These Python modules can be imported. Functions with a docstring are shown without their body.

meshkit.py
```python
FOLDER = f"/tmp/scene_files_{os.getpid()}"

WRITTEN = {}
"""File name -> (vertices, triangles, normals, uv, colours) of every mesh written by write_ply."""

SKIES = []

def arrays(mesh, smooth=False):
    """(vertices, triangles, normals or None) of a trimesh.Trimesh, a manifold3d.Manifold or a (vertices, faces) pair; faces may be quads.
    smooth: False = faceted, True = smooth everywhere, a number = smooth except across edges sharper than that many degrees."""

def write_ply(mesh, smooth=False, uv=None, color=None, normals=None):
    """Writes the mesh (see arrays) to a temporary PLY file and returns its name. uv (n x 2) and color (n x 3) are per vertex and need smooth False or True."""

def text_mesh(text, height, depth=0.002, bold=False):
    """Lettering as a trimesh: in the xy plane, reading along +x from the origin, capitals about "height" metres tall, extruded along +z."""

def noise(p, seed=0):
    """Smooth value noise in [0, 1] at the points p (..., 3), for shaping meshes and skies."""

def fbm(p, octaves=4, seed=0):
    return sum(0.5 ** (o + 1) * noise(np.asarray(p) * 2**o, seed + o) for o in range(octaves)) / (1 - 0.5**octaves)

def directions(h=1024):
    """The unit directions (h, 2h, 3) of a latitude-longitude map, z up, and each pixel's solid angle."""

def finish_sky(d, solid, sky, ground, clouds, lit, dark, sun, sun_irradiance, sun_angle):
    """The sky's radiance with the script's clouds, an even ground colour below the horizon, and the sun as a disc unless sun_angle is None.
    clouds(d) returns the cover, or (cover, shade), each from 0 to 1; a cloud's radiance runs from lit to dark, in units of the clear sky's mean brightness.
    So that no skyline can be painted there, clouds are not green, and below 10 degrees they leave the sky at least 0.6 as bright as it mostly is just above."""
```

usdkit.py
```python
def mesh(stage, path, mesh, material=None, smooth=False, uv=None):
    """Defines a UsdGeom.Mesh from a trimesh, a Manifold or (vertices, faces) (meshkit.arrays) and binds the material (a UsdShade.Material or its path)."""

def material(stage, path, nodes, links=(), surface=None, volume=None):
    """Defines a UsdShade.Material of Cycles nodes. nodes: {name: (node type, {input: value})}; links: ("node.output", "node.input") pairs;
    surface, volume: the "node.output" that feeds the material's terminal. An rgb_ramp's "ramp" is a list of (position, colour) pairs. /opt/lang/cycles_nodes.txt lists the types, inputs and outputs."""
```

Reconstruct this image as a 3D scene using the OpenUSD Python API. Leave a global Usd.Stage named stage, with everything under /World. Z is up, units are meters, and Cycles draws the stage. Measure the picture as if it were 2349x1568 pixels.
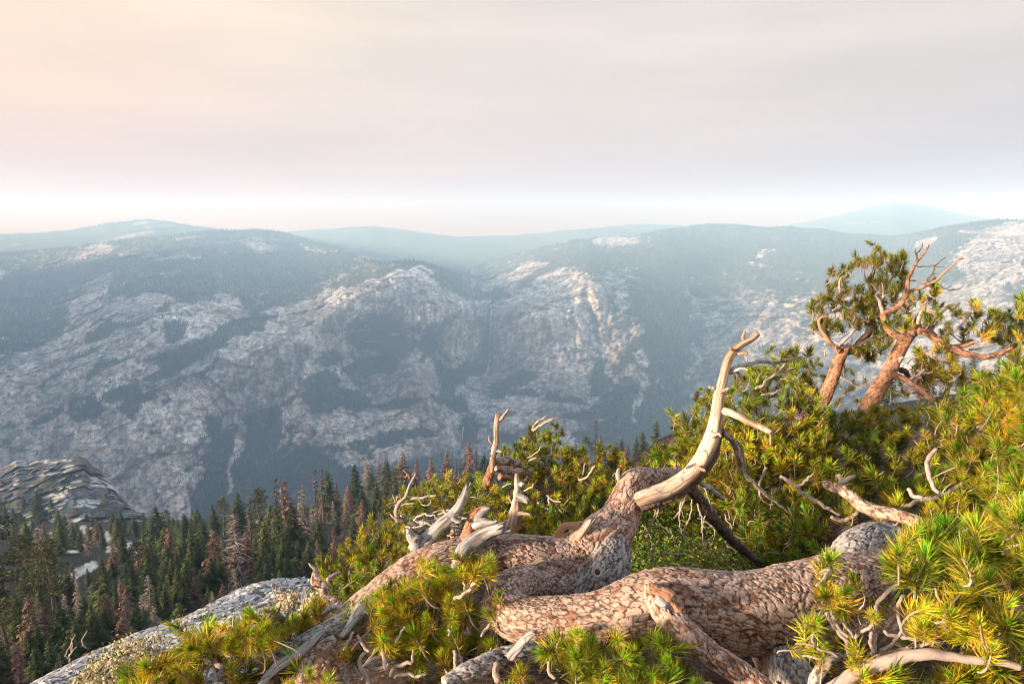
import math, random
import numpy as np
import trimesh, usdkit, meshkit
from scipy.spatial import cKDTree
from scipy.interpolate import RBFInterpolator, CubicSpline, PchipInterpolator
from pxr import Usd, UsdGeom, UsdLux, UsdShade, Gf, Sdf, Vt

stage = Usd.Stage.CreateInMemory()
UsdGeom.SetStageUpAxis(stage, UsdGeom.Tokens.z)
UsdGeom.SetStageMetersPerUnit(stage, 1.0)
UsdGeom.Xform.Define(stage, '/World')
UsdGeom.Scope.Define(stage, '/World/Looks')

# ------------------------------------------------------------------ camera
EYE = np.array([0.0, 0.0, 1.8])
FPX = 1435.0                       # focal length for a picture 2349 wide
PITCH = math.radians(9.5)
EXPOSURE = 1.95
cam = UsdGeom.Camera.Define(stage, '/World/camera')
cam.CreateHorizontalApertureAttr(36.0)
cam.CreateFocalLengthAttr(36.0 * FPX / 2349.0)
cam.CreateClippingRangeAttr(Gf.Vec2f(0.05, 90000.0))
cam.CreateExposureAttr(EXPOSURE)
FWD = np.array([0, math.cos(PITCH), -math.sin(PITCH)])
UPV = np.array([0, math.sin(PITCH), math.cos(PITCH)])
xf = UsdGeom.Xformable(cam)
xf.AddTransformOp().Set(Gf.Matrix4d(1, 0, 0, 0, *UPV, 0, *(-FWD), 0, *EYE, 1))

# ------------------------------------------------------------------ sky and sun
SUN_AZ = math.radians(-112.0)       # from the view direction towards the right
SUN_EL = math.radians(8.2)
SUN_I = 1.1
SUN_ANGLE = 6.0
sun_dir = np.array([math.sin(SUN_AZ) * math.cos(SUN_EL), math.cos(SUN_AZ) * math.cos(SUN_EL), math.sin(SUN_EL)])

def smoke_sky():
    n = {
        'sky': ('sky_texture', {'sky_type': 'single_scattering', 'sun_disc': False, 'sun_elevation': SUN_EL, 'sun_rotation': SUN_AZ,
                                'aerosol_density': 2.0, 'air_density': 1.0}),
        'tc': ('texture_coordinate', {}),
        'nrm': ('vector_math', {'math_type': 'normalize'}),
        'dot': ('vector_math', {'math_type': 'dot_product', 'vector2': tuple(np.array([math.sin(SUN_AZ) * .995, math.cos(SUN_AZ) * .995, 0.09]))}),
        'glow': ('map_range', {'range_type': 'linear', 'from_min': -1.0, 'from_max': 1.0, 'to_min': 0.0, 'to_max': 1.0, 'clamp': True}),
        # smoke lit by the sun: grey away from it, cream and then peach towards it
        'ramp': ('rgb_ramp', {'ramp': [(0.0, (4.5, 3.85, 3.35)), (0.08, (4.6, 3.95, 3.4)), (0.2, (5.05, 4.3, 3.7)), (0.32, (5.4, 4.55, 3.95)), (0.42, (5.8, 4.75, 3.85)), (0.52, (6.25, 4.95, 3.75)), (0.6, (6.7, 4.95, 3.5)), (1.0, (7.4, 5.0, 2.9))]}),
        'lift': ('map_range', {'range_type': 'smoothstep', 'from_min': 0.28, 'from_max': 0.8, 'to_min': 0.0, 'to_max': 0.55, 'clamp': True}),
        'gl2': ('math', {'math_type': 'subtract', 'use_clamp': True}),
        'map': ('mapping', {'scale': (1.3, 1.3, 9.0)}),
        'noise': ('noise_texture', {'scale': 1.6, 'detail': 4.0, 'roughness': 0.5}),
        'bank': ('map_range', {'range_type': 'linear', 'from_min': 0.3, 'from_max': 0.7, 'to_min': 0.90, 'to_max': 1.10, 'clamp': True}),
        # a brighter layer low down
        'sep': ('separate_xyz', {}),
        'low': ('rgb_ramp', {'ramp': [(0.0, (0.56, 0.29, 0.15)), (0.03, (0.55, 0.33, 0.19)), (0.08, (0.66, 0.52, 0.41)), (0.15, (0.85, 0.77, 0.71)), (0.25, (1.0, 1.0, 0.98)), (1.0, (1.0, 1.0, 1.0))]}),
        'lowmix': ('vector_math', {'math_type': 'multiply'}),
        'mul': ('vector_math', {'math_type': 'scale'}), 'half': ('vector_math', {'math_type': 'scale', 'scale': 0.245}),
        # the smoke thins out overhead, where the blue sky shows through it
        'thin': ('map_range', {'range_type': 'smoothstep', 'from_min': 0.30, 'from_max': 0.75, 'to_min': 0.98, 'to_max': 0.1, 'clamp': True}),
        'mix': ('mix', {'mix_type': 'mix'}),
        'bg': ('background_shader', {'strength': 0.15}),
    }
    l = [('tc.generated', 'nrm.vector1'), ('nrm.vector', 'dot.vector1'), ('dot.value', 'glow.value'), ('sep.z', 'lift.value'), ('glow.result', 'gl2.value1'), ('lift.result', 'gl2.value2'), ('gl2.value', 'ramp.fac'),
         ('nrm.vector', 'map.vector'), ('map.vector', 'noise.vector'), ('noise.fac', 'bank.value'),
         ('nrm.vector', 'sep.vector'), ('sep.z', 'low.fac'), ('bank.result', 'mul.scale'),
         ('ramp.color', 'lowmix.vector1'), ('low.color', 'lowmix.vector2'), ('lowmix.vector', 'mul.vector1'),
         ('sep.z', 'thin.value'), ('thin.result', 'mix.fac'), ('sky.color', 'mix.color1'), ('mul.vector', 'half.vector1'), ('half.vector', 'mix.color2'), ('mix.color', 'bg.color')]
    return usdkit.material(stage, '/World/Looks/smoky_sky', n, l, surface='bg.background')

dome = UsdLux.DomeLight.Define(stage, '/World/sky')
dome.CreateIntensityAttr(1.0)
UsdShade.MaterialBindingAPI.Apply(dome.GetPrim()).Bind(smoke_sky())
dome.GetPrim().SetCustomDataByKey('kind', 'structure')
sun = UsdLux.DistantLight.Define(stage, '/World/sun')
sun.CreateIntensityAttr(SUN_I)
sun.CreateAngleAttr(SUN_ANGLE)
sun.CreateNormalizeAttr(True)
sun.CreateColorAttr(Gf.Vec3f(1.0, 0.93, 0.88))
zz = sun_dir; xx = np.cross([0, 0, 1.0], zz); xx /= np.linalg.norm(xx); yy = np.cross(zz, xx)
UsdGeom.Xformable(sun).AddTransformOp().Set(Gf.Matrix4d(*xx, 0, *yy, 0, *zz, 0, 0, 0, 0, 1))

# ------------------------------------------------------------------ helpers
T = Sdf.ValueTypeNames

def at(u, v, d):
    """The place seen at (u, v) of the 2349 x 1568 picture, d metres ahead of the eye."""
    u, v, d = np.broadcast_arrays(np.asarray(u, float), np.asarray(v, float), np.asarray(d, float))
    x = (u - 1174.5) / FPX; y = -(v - 784.0) / FPX
    return EYE + d[..., None] * (FWD + x[..., None] * np.array([1.0, 0, 0]) + y[..., None] * UPV)

def project(p):
    q = np.asarray(p) - EYE
    d = q @ FWD
    return 1174.5 + FPX * q[..., 0] / d, 784.0 - FPX * (q @ UPV) / d, d

_names = {}
def numbered(parent, name):
    k = (parent, name); n = _names.get(k, 0); _names[k] = n + 1
    return f'{parent}/{name}' if n == 0 else f'{parent}/{name}_{n:03d}'

def tag(prim, label=None, category=None, group=None, kind=None):
    for k, v in (('label', label), ('category', category), ('group', group), ('kind', kind)):
        if v: prim.SetCustomDataByKey(k, v)
    return prim

def thing(name, label, category, loc=(0, 0, 0), group=None):
    x = UsdGeom.Xform.Define(stage, numbered('/World', name))
    x.AddTranslateOp().Set(Gf.Vec3d(*map(float, loc)))
    return tag(x.GetPrim(), label, category, group)

def put(name, vf, mat, parent=None, smooth=True, paint=None, grain=None, label=None, category=None, group=None, kind=None, origin=None):
    """One Mesh prim under parent (a prim) or /World. Vertices in world space, brought to the parent's own place."""
    base = '/World' if parent is None else str(parent.GetPath())
    v, f = np.asarray(vf[0], float), np.asarray(vf[1], int)
    if origin is not None: v = v - np.asarray(origin)
    m = usdkit.mesh(stage, numbered(base, name), (v, f), mat, smooth=smooth)
    api = UsdGeom.PrimvarsAPI(m)
    if paint is not None: api.CreatePrimvar('paint', T.Color3fArray, 'vertex').Set(Vt.Vec3fArray.FromNumpy(np.asarray(paint, np.float32)))
    if grain is not None: api.CreatePrimvar('grain', T.Color3fArray, 'vertex').Set(Vt.Vec3fArray.FromNumpy(np.asarray(grain, np.float32)))
    m.CreateDoubleSidedAttr(True)
    return tag(m.GetPrim(), label, category, group, kind)

def instancer(path, protos, idx, pos, quat, scale, kind='stuff', label=None, category=None):
    """protos: list of (vertices, faces, material, paint)."""
    pi = UsdGeom.PointInstancer.Define(stage, path)
    paths = []
    for k, (v, f, mat, paint) in enumerate(protos):
        m = usdkit.mesh(stage, f'{path}/sprig_{k:03d}', (v, f), mat, smooth=False)
        if paint is not None: UsdGeom.PrimvarsAPI(m).CreatePrimvar('paint', T.Color3fArray, 'vertex').Set(Vt.Vec3fArray.FromNumpy(np.asarray(paint, np.float32)))
        paths.append(m.GetPath())
    pi.CreatePrototypesRel().SetTargets(paths)
    pi.CreateProtoIndicesAttr(Vt.IntArray.FromNumpy(np.asarray(idx, np.int32)))
    pi.CreatePositionsAttr(Vt.Vec3fArray.FromNumpy(np.asarray(pos, np.float32)))
    pi.CreateScalesAttr(Vt.Vec3fArray.FromNumpy(np.asarray(scale, np.float32)))
    q = np.asarray(quat, float)
    pi.CreateOrientationsAttr(Vt.QuathArray([Gf.Quath(float(a), float(b), float(c), float(d)) for a, b, c, d in q]))
    return tag(pi.GetPrim(), label, category, None, kind)

def fbm(p, octaves=4, seed=0): return meshkit.fbm(np.asarray(p, float), octaves, seed)
def ridged(p, octaves=4, seed=0):
    p = np.asarray(p, float)
    return sum(0.5 ** (o + 1) * (1 - np.abs(2 * meshkit.noise(p * 2 ** o + 17.3 * o, seed + o) - 1)) for o in range(octaves)) / (1 - 0.5 ** octaves)
def sstep(a, b, x):
    t = np.clip((np.asarray(x, float) - a) / (b - a), 0, 1); return t * t * (3 - 2 * t)

def grid_faces(nr, nc, wrap=False):
    i, j = np.meshgrid(np.arange(nr - 1), np.arange(nc if wrap else nc - 1), indexing='ij')
    a = i * nc + j; b = i * nc + (j + 1) % nc; c = (i + 1) * nc + (j + 1) % nc; d = (i + 1) * nc + j
    q = np.stack([a, b, c, d], -1).reshape(-1, 4)
    return np.vstack([q[:, [0, 1, 2]], q[:, [0, 2, 3]]])

def facets(p, size, seed, squash=(1, 1, 1), rot=None):
    """Block-like faces: every cell of a Voronoi split gets its own offset and tilt. Returns the offset (-0.5..0.5 plus tilt) and a random number per cell."""
    rng = np.random.default_rng(seed)
    q = np.asarray(p, float) / size
    if rot is not None: q = q @ rot
    q = q * np.asarray(squash)
    n = max(8, min(60000, int(len(q) * 0.25)))
    key = np.unique(np.floor(q + rng.random(3)), axis=0)
    seeds = key + rng.random(key.shape)
    tree = cKDTree(seeds)
    d, i = tree.query(q + 0.25 * (fbm(q * 1.7, 3, seed) - .5)[:, None], k=2)
    off = rng.random(len(seeds)) - .5
    tilt = rng.normal(0, .45, (len(seeds), 3))
    return off[i[:, 0]] + np.einsum('ij,ij->i', q - seeds[i[:, 0]], tilt[i[:, 0]]), off[i[:, 0]] + .5, d[:, 1] - d[:, 0]
# ------------------------------------------------------------------ materials
def mat(name, nodes, links, out='p.BSDF', volume=None):
    return usdkit.material(stage, f'/World/Looks/{name}', nodes, links, surface=out, volume=volume)

def m_far_rock():
    n = {'a': ('attribute', {'attribute': 'paint'}), 'sep': ('separate_color', {}), 'g': ('geometry', {}),
         'm1': ('mapping', {'scale': (0.05, 0.05, 0.007)}), 'n1': ('noise_texture', {'scale': 1.0, 'detail': 6.0, 'roughness': 0.62}),
         'm2': ('mapping', {'scale': (0.012, 0.012, 0.02), 'rotation': (0.3, 0.6, 0.2)}), 'n2': ('noise_texture', {'scale': 1.0, 'detail': 7.0, 'roughness': 0.65}),
         'r1': ('rgb_ramp', {'ramp': [(0.34, (0.13, 0.13, 0.15)), (0.45, (0.34, 0.335, 0.375)), (0.54, (0.52, 0.51, 0.55)), (0.68, (0.70, 0.68, 0.71))]}),
         'avg': ('mix_float', {'fac': 0.45}),
         'm3': ('mapping', {'scale': (0.022, 0.022, 0.0075), 'rotation': (0.0, 0.35, 0.2)}), 'wv': ('vector_math', {'math_type': 'multiply_add', 'vector2': (0.9, 0.9, 0.9)}),
         'vo': ('voronoi_texture', {'feature': 'distance_to_edge', 'scale': 1.0}), 'jt': ('map_range', {'range_type': 'linear', 'from_min': 0.0, 'from_max': 0.09, 'to_min': 0.66, 'to_max': 1.0, 'clamp': True}),
         'm4': ('mapping', {'scale': (0.007, 0.007, 0.0045), 'rotation': (0.2, 0.7, 0.5)}), 'wv2': ('vector_math', {'math_type': 'multiply_add', 'vector2': (0.7, 0.7, 0.7)}),
         'vo2': ('voronoi_texture', {'feature': 'distance_to_edge', 'scale': 1.0}), 'jt2': ('map_range', {'range_type': 'linear', 'from_min': 0.0, 'from_max': 0.05, 'to_min': 0.6, 'to_max': 1.0, 'clamp': True}),
         'jm': ('math', {'math_type': 'multiply'}), 'jg': ('math', {'math_type': 'multiply'}),
         'tone': ('mix', {'mix_type': 'multiply', 'fac': 1.0}), 'comb': ('combine_color', {}),
         'veg': ('mix', {'mix_type': 'mix'}), 'm5': ('mapping', {'scale': (0.045, 0.045, 0.045)}), 'n5': ('noise_texture', {'scale': 1.0, 'detail': 4.0, 'roughness': 0.7}),
         'vr': ('rgb_ramp', {'ramp': [(0.35, (0.014, 0.022, 0.016)), (0.5, (0.034, 0.048, 0.028)), (0.62, (0.075, 0.09, 0.052)), (0.72, (0.17, 0.17, 0.13))]}),
         'bump': ('bump', {'strength': 0.5, 'distance': 9.0}),
         'p': ('principled_bsdf', {'roughness': 0.95, 'specular_ior_level': 0.1})}
    l = [('a.color', 'sep.color'), ('g.position', 'm1.vector'), ('m1.vector', 'n1.vector'), ('g.position', 'm2.vector'), ('m2.vector', 'n2.vector'),
         ('n1.fac', 'avg.a'), ('n2.fac', 'avg.b'), ('avg.result', 'r1.fac'),
         ('g.position', 'm3.vector'), ('n2.color', 'wv.vector1'), ('m3.vector', 'wv.vector3'), ('wv.vector', 'vo.vector'), ('vo.distance', 'jt.value'),
         ('g.position', 'm4.vector'), ('n2.color', 'wv2.vector1'), ('m4.vector', 'wv2.vector3'), ('wv2.vector', 'vo2.vector'), ('vo2.distance', 'jt2.value'),
         ('jt.result', 'jm.value1'), ('jt2.result', 'jm.value2'), ('jm.value', 'jg.value1'), ('sep.g', 'jg.value2'),
         ('jg.value', 'comb.r'), ('jg.value', 'comb.g'), ('jg.value', 'comb.b'), ('r1.color', 'tone.color1'), ('comb.color', 'tone.color2'),
         ('tone.color', 'veg.color1'), ('g.position', 'm5.vector'), ('m5.vector', 'n5.vector'), ('n5.fac', 'vr.fac'), ('vr.color', 'veg.color2'), ('sep.r', 'veg.fac'), ('veg.color', 'p.base_color'), ('n2.fac', 'bump.height'), ('bump.normal', 'p.normal')]
    return mat('far_granite_and_forest_floor', n, l)

def m_plain(name, col, rough=0.9, spec=0.2, paint=False, vary=0.0, trans=0.0, bright_var=0.25):
    n = {'p': ('principled_bsdf', {'roughness': rough, 'specular_ior_level': spec, 'base_color': col})}
    l = []; out = 'p.BSDF'
    src = None
    if paint:
        n['a'] = ('attribute', {'attribute': 'paint'}); src = 'a.color'
    else:
        n['c'] = ('mix', {'mix_type': 'mix', 'fac': 0.0, 'color1': col, 'color2': col}); src = 'c.color'
    if vary:
        n['oi'] = ('object_info', {})
        n['hm'] = ('map_range', {'range_type': 'linear', 'from_min': 0, 'from_max': 1, 'to_min': 0.5 - vary, 'to_max': 0.5 + vary})
        n['w'] = ('white_noise_texture', {'dimensions': '1D'})
        n['vm'] = ('map_range', {'range_type': 'linear', 'from_min': 0, 'from_max': 1, 'to_min': 1 - bright_var, 'to_max': 1 + bright_var})
        n['hsv'] = ('hsv', {'saturation': 1.0, 'fac': 1.0})
        l += [('oi.random', 'hm.value'), ('hm.result', 'hsv.hue'), ('oi.random', 'w.w'), ('w.value', 'vm.value'), ('vm.result', 'hsv.value'), (src, 'hsv.color')]
        src = 'hsv.color'
    l += [(src, 'p.base_color')]
    if trans:
        n['t'] = ('translucent_bsdf', {}); n['mc'] = ('mix_closure', {'fac': trans})
        l += [(src, 't.color'), ('p.BSDF', 'mc.closure1'), ('t.BSDF', 'mc.closure2')]; out = 'mc.closure'
    return mat(name, n, l, out)

M = {}
M['far'] = m_far_rock()
M['far_tree'] = m_plain('far_conifer_green', (0.034, 0.052, 0.028), vary=0.03, bright_var=0.75)
M['far_hill'] = m_plain('far_wooded_hill', (0.05, 0.06, 0.04))
M['needles'] = m_plain('pine_needles', (0.2, 0.2, 0.03), rough=0.5, spec=0.35, paint=True, vary=0.022, trans=0.25, bright_var=0.3)
M['fir'] = m_plain('fir_foliage', (0.03, 0.05, 0.02), rough=0.7, paint=True, vary=0.02, trans=0.12, bright_var=0.3)
M['fall'] = m_plain('falling_water', (0.55, 0.57, 0.6), rough=0.6)

def m_bark(name, ramp, crack=(0.05, 0.032, 0.024), bump=0.5):
    n = {'a': ('attribute', {'attribute': 'paint'}), 'sep': ('separate_color', {}), 'gr': ('attribute', {'attribute': 'grain'}),
         'mp': ('mapping', {'scale': (60, 60, 24)}), 'n1': ('noise_texture', {'scale': 1.0, 'detail': 5.0, 'roughness': 0.65}),
         'mp2': ('mapping', {'scale': (7, 7, 5)}), 'n2': ('noise_texture', {'scale': 1.0, 'detail': 5.0}),
         'add': ('math', {'math_type': 'multiply_add', 'value2': 0.6}), 'add2': ('math', {'math_type': 'multiply_add', 'value2': 1.0}),
         'off': ('math', {'math_type': 'add', 'value2': -0.22}), 'ramp': ('rgb_ramp', {'ramp': ramp}),
         'mix': ('mix', {'mix_type': 'mix', 'color2': crack}),
         'cf': ('math', {'math_type': 'multiply', 'value2': 0.92, 'use_clamp': True}),
         'bump': ('bump', {'strength': bump, 'distance': 0.006}),
         'p': ('principled_bsdf', {'roughness': 0.85, 'specular_ior_level': 0.25})}
    l = [('a.color', 'sep.color'), ('gr.vector', 'mp.vector'), ('mp.vector', 'n1.vector'), ('gr.vector', 'mp2.vector'), ('mp2.vector', 'n2.vector'),
         ('n1.fac', 'add.value1'), ('sep.g', 'off.value1'), ('off.value', 'add.value3'), ('n2.fac', 'add2.value1'), ('add.value', 'add2.value3'), ('add2.value', 'ramp.fac'),
         ('ramp.color', 'mix.color1'), ('sep.r', 'cf.value1'), ('cf.value', 'mix.fac'), ('mix.color', 'p.base_color'),
         ('n1.fac', 'bump.height'), ('bump.normal', 'p.normal')]
    return mat(name, n, l)

def m_wood(name, ramp, scale=(70, 70, 3.0), bump=0.5):
    """Bare weathered wood: streaks and fine cracks along the grain."""
    n = {'gr': ('attribute', {'attribute': 'grain'}), 'mp': ('mapping', {'scale': scale}), 'n1': ('noise_texture', {'scale': 1.0, 'detail': 5.0, 'roughness': 0.6}),
         'mp2': ('mapping', {'scale': (14, 14, 3.5)}), 'n2': ('noise_texture', {'scale': 1.0, 'detail': 4.0}),
         'avg': ('mix_float', {'fac': 0.5}), 'ramp': ('rgb_ramp', {'ramp': ramp}),
         'mp3': ('mapping', {'scale': (26, 26, 7)}), 'vo': ('voronoi_texture', {'feature': 'distance_to_edge', 'scale': 1.0, 'randomness': 1.0}),
         'ck': ('map_range', {'range_type': 'linear', 'from_min': 0.0, 'from_max': 0.05, 'to_min': 0.9, 'to_max': 0.0, 'clamp': True}),
         'gate': ('map_range', {'range_type': 'linear', 'from_min': 0.44, 'from_max': 0.54, 'to_min': 0.0, 'to_max': 1.0, 'clamp': True}),
         'cm': ('math', {'math_type': 'multiply'}),
         'mix': ('mix', {'mix_type': 'mix', 'color2': (0.07, 0.05, 0.04)}),
         'bump': ('bump', {'strength': bump, 'distance': 0.005}), 'p': ('principled_bsdf', {'roughness': 0.75, 'specular_ior_level': 0.25})}
    l = [('gr.vector', 'mp.vector'), ('mp.vector', 'n1.vector'), ('gr.vector', 'mp2.vector'), ('mp2.vector', 'n2.vector'), ('n1.fac', 'avg.a'), ('n2.fac', 'avg.b'),
         ('avg.result', 'ramp.fac'), ('gr.vector', 'mp3.vector'), ('mp3.vector', 'vo.vector'), ('vo.distance', 'ck.value'), ('n2.fac', 'gate.value'), ('ck.result', 'cm.value1'), ('gate.result', 'cm.value2'),
         ('ramp.color', 'mix.color1'), ('cm.value', 'mix.fac'), ('mix.color', 'p.base_color'), ('n1.fac', 'bump.height'), ('bump.normal', 'p.normal')]
    return mat(name, n, l)

M['bark'] = m_bark('plated_pine_bark', [(0.22, (0.04, 0.015, 0.009)), (0.42, (0.17, 0.052, 0.022)), (0.58, (0.23, 0.092, 0.050)), (0.76, (0.33, 0.175, 0.115)), (0.95, (0.44, 0.285, 0.21)), (1.2, (0.60, 0.47, 0.39))], crack=(0.025, 0.014, 0.010), bump=1.0)
M['bark_grey'] = m_bark('grey_plated_bark', [(0.30, (0.06, 0.04, 0.032)), (0.6, (0.18, 0.125, 0.10)), (0.85, (0.32, 0.26, 0.225)), (1.1, (0.46, 0.42, 0.38))], crack=(0.02, 0.014, 0.012), bump=1.0)
M['bark_dark'] = m_bark('dark_bark', [(0.30, (0.03, 0.02, 0.016)), (0.7, (0.075, 0.048, 0.036)), (1.1, (0.15, 0.105, 0.08))])
M['bark_red'] = m_bark('orange_smooth_bark', [(0.30, (0.11, 0.036, 0.016)), (0.6, (0.24, 0.092, 0.042)), (0.9, (0.34, 0.155, 0.082)), (1.1, (0.42, 0.24, 0.15))], bump=0.9)
M['twig'] = m_bark('twig_bark', [(0.30, (0.085, 0.05, 0.038)), (0.6, (0.18, 0.115, 0.088)), (0.9, (0.28, 0.205, 0.17)), (1.1, (0.38, 0.31, 0.27))], bump=0.9)
M['cream'] = m_wood('bleached_wood', [(0.36, (0.07, 0.035, 0.02)), (0.44, (0.24, 0.14, 0.085)), (0.52, (0.43, 0.325, 0.245)), (0.66, (0.58, 0.50, 0.42))], bump=0.9)
M['grey'] = m_wood('grey_weathered_wood', [(0.38, (0.06, 0.048, 0.04)), (0.46, (0.19, 0.17, 0.155)), (0.54, (0.33, 0.315, 0.30)), (0.68, (0.46, 0.455, 0.45))], bump=0.9)

def m_granite(name, ramp, lichen=(0.035, 0.035, 0.034), s=1.0, gate=(0.54, 0.60), rough_scale=9.0):
    n = {'g': ('geometry', {}), 'm': ('mapping', {'scale': (s, s, s)}),
         'n1': ('noise_texture', {'scale': 3.0, 'detail': 8.0, 'roughness': 0.7}), 'n2': ('noise_texture', {'scale': rough_scale, 'detail': 6.0, 'roughness': 0.7}),
         'n3': ('noise_texture', {'scale': 1.3, 'detail': 3.0}), 'ramp': ('rgb_ramp', {'ramp': ramp}),
         'sum': ('math', {'math_type': 'multiply_add', 'value2': 0.35}),
         'gate': ('map_range', {'range_type': 'linear', 'from_min': gate[0] + .17, 'from_max': gate[1] + .17, 'to_min': 0.0, 'to_max': 0.85, 'clamp': True}),
         'mix': ('mix', {'mix_type': 'mix', 'color2': lichen}), 'bump': ('bump', {'strength': 0.7, 'distance': 0.02 / s}),
         'p': ('principled_bsdf', {'roughness': 0.9, 'specular_ior_level': 0.2})}
    l = [('g.position', 'm.vector'), ('m.vector', 'n1.vector'), ('m.vector', 'n2.vector'), ('m.vector', 'n3.vector'), ('n1.fac', 'ramp.fac'),
         ('n3.fac', 'sum.value1'), ('n2.fac', 'sum.value3'), ('sum.value', 'gate.value'), ('gate.result', 'mix.fac'), ('ramp.color', 'mix.color1'), ('mix.color', 'p.base_color'),
         ('n2.fac', 'bump.height'), ('bump.normal', 'p.normal')]
    return mat(name, n, l)
M['slab'] = m_granite('lichened_granite', [(0.30, (0.22, 0.20, 0.18)), (0.45, (0.44, 0.41, 0.38)), (0.58, (0.58, 0.55, 0.51)), (0.75, (0.68, 0.65, 0.62))], s=2.2, gate=(0.50, 0.55))
M['knob'] = m_granite('streaked_granite', [(0.30, (0.07, 0.07, 0.07)), (0.46, (0.17, 0.165, 0.16)), (0.56, (0.44, 0.42, 0.39)), (0.7, (0.58, 0.55, 0.50))], s=0.02, gate=(0.36, 0.48))
M['soil'] = m_granite('needle_litter_and_gravel', [(0.30, (0.02, 0.013, 0.010)), (0.46, (0.06, 0.038, 0.027)), (0.58, (0.13, 0.095, 0.075)), (0.75, (0.30, 0.26, 0.23))], s=6.0, lichen=(0.03, 0.018, 0.012))
M['hill'] = m_plain('forest_floor', (0.1, 0.09, 0.06), paint=True)
M['leaf'] = m_plain('broad_leaves', (0.1, 0.14, 0.03), rough=0.6, spec=0.12, paint=True, trans=0.25)
M['flower'] = m_plain('cream_flowers', (0.62, 0.52, 0.34), rough=0.8, paint=True, trans=0.2)
M['dead_needles'] = m_plain('dry_crown', (0.16, 0.09, 0.06), rough=0.8, paint=True, vary=0.02, bright_var=0.3)
M['trunk_far'] = m_plain('conifer_trunk', (0.09, 0.065, 0.05), paint=True, vary=0.01, bright_var=0.3)

M['knob'] = m_plain('dark_streaked_granite', (.2, .2, .2), paint=True)
# ------------------------------------------------------------------ the far valley wall and hills
def curve(pts):
    p = np.array(pts, float); return PchipInterpolator(p[:, 0], p[:, 1])

sky_line = curve([(-700, 590), (-200, 583), (0, 577), (100, 573), (200, 560), (300, 548), (400, 538), (500, 530), (560, 527), (620, 530), (680, 541), (740, 560), (800, 580), (850, 598),
                  (880, 602), (910, 599), (940, 598), (970, 600), (1000, 607), (1030, 619), (1060, 626), (1090, 613), (1150, 590), (1250, 565), (1350, 546), (1450, 540), (1520, 528),
                  (1600, 516), (1650, 514), (1750, 520), (1850, 522), (1950, 535), (2050, 542), (2100, 534), (2150, 525), (2250, 507), (2300, 503), (2349, 505), (2600, 490), (3050, 470)])
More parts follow.
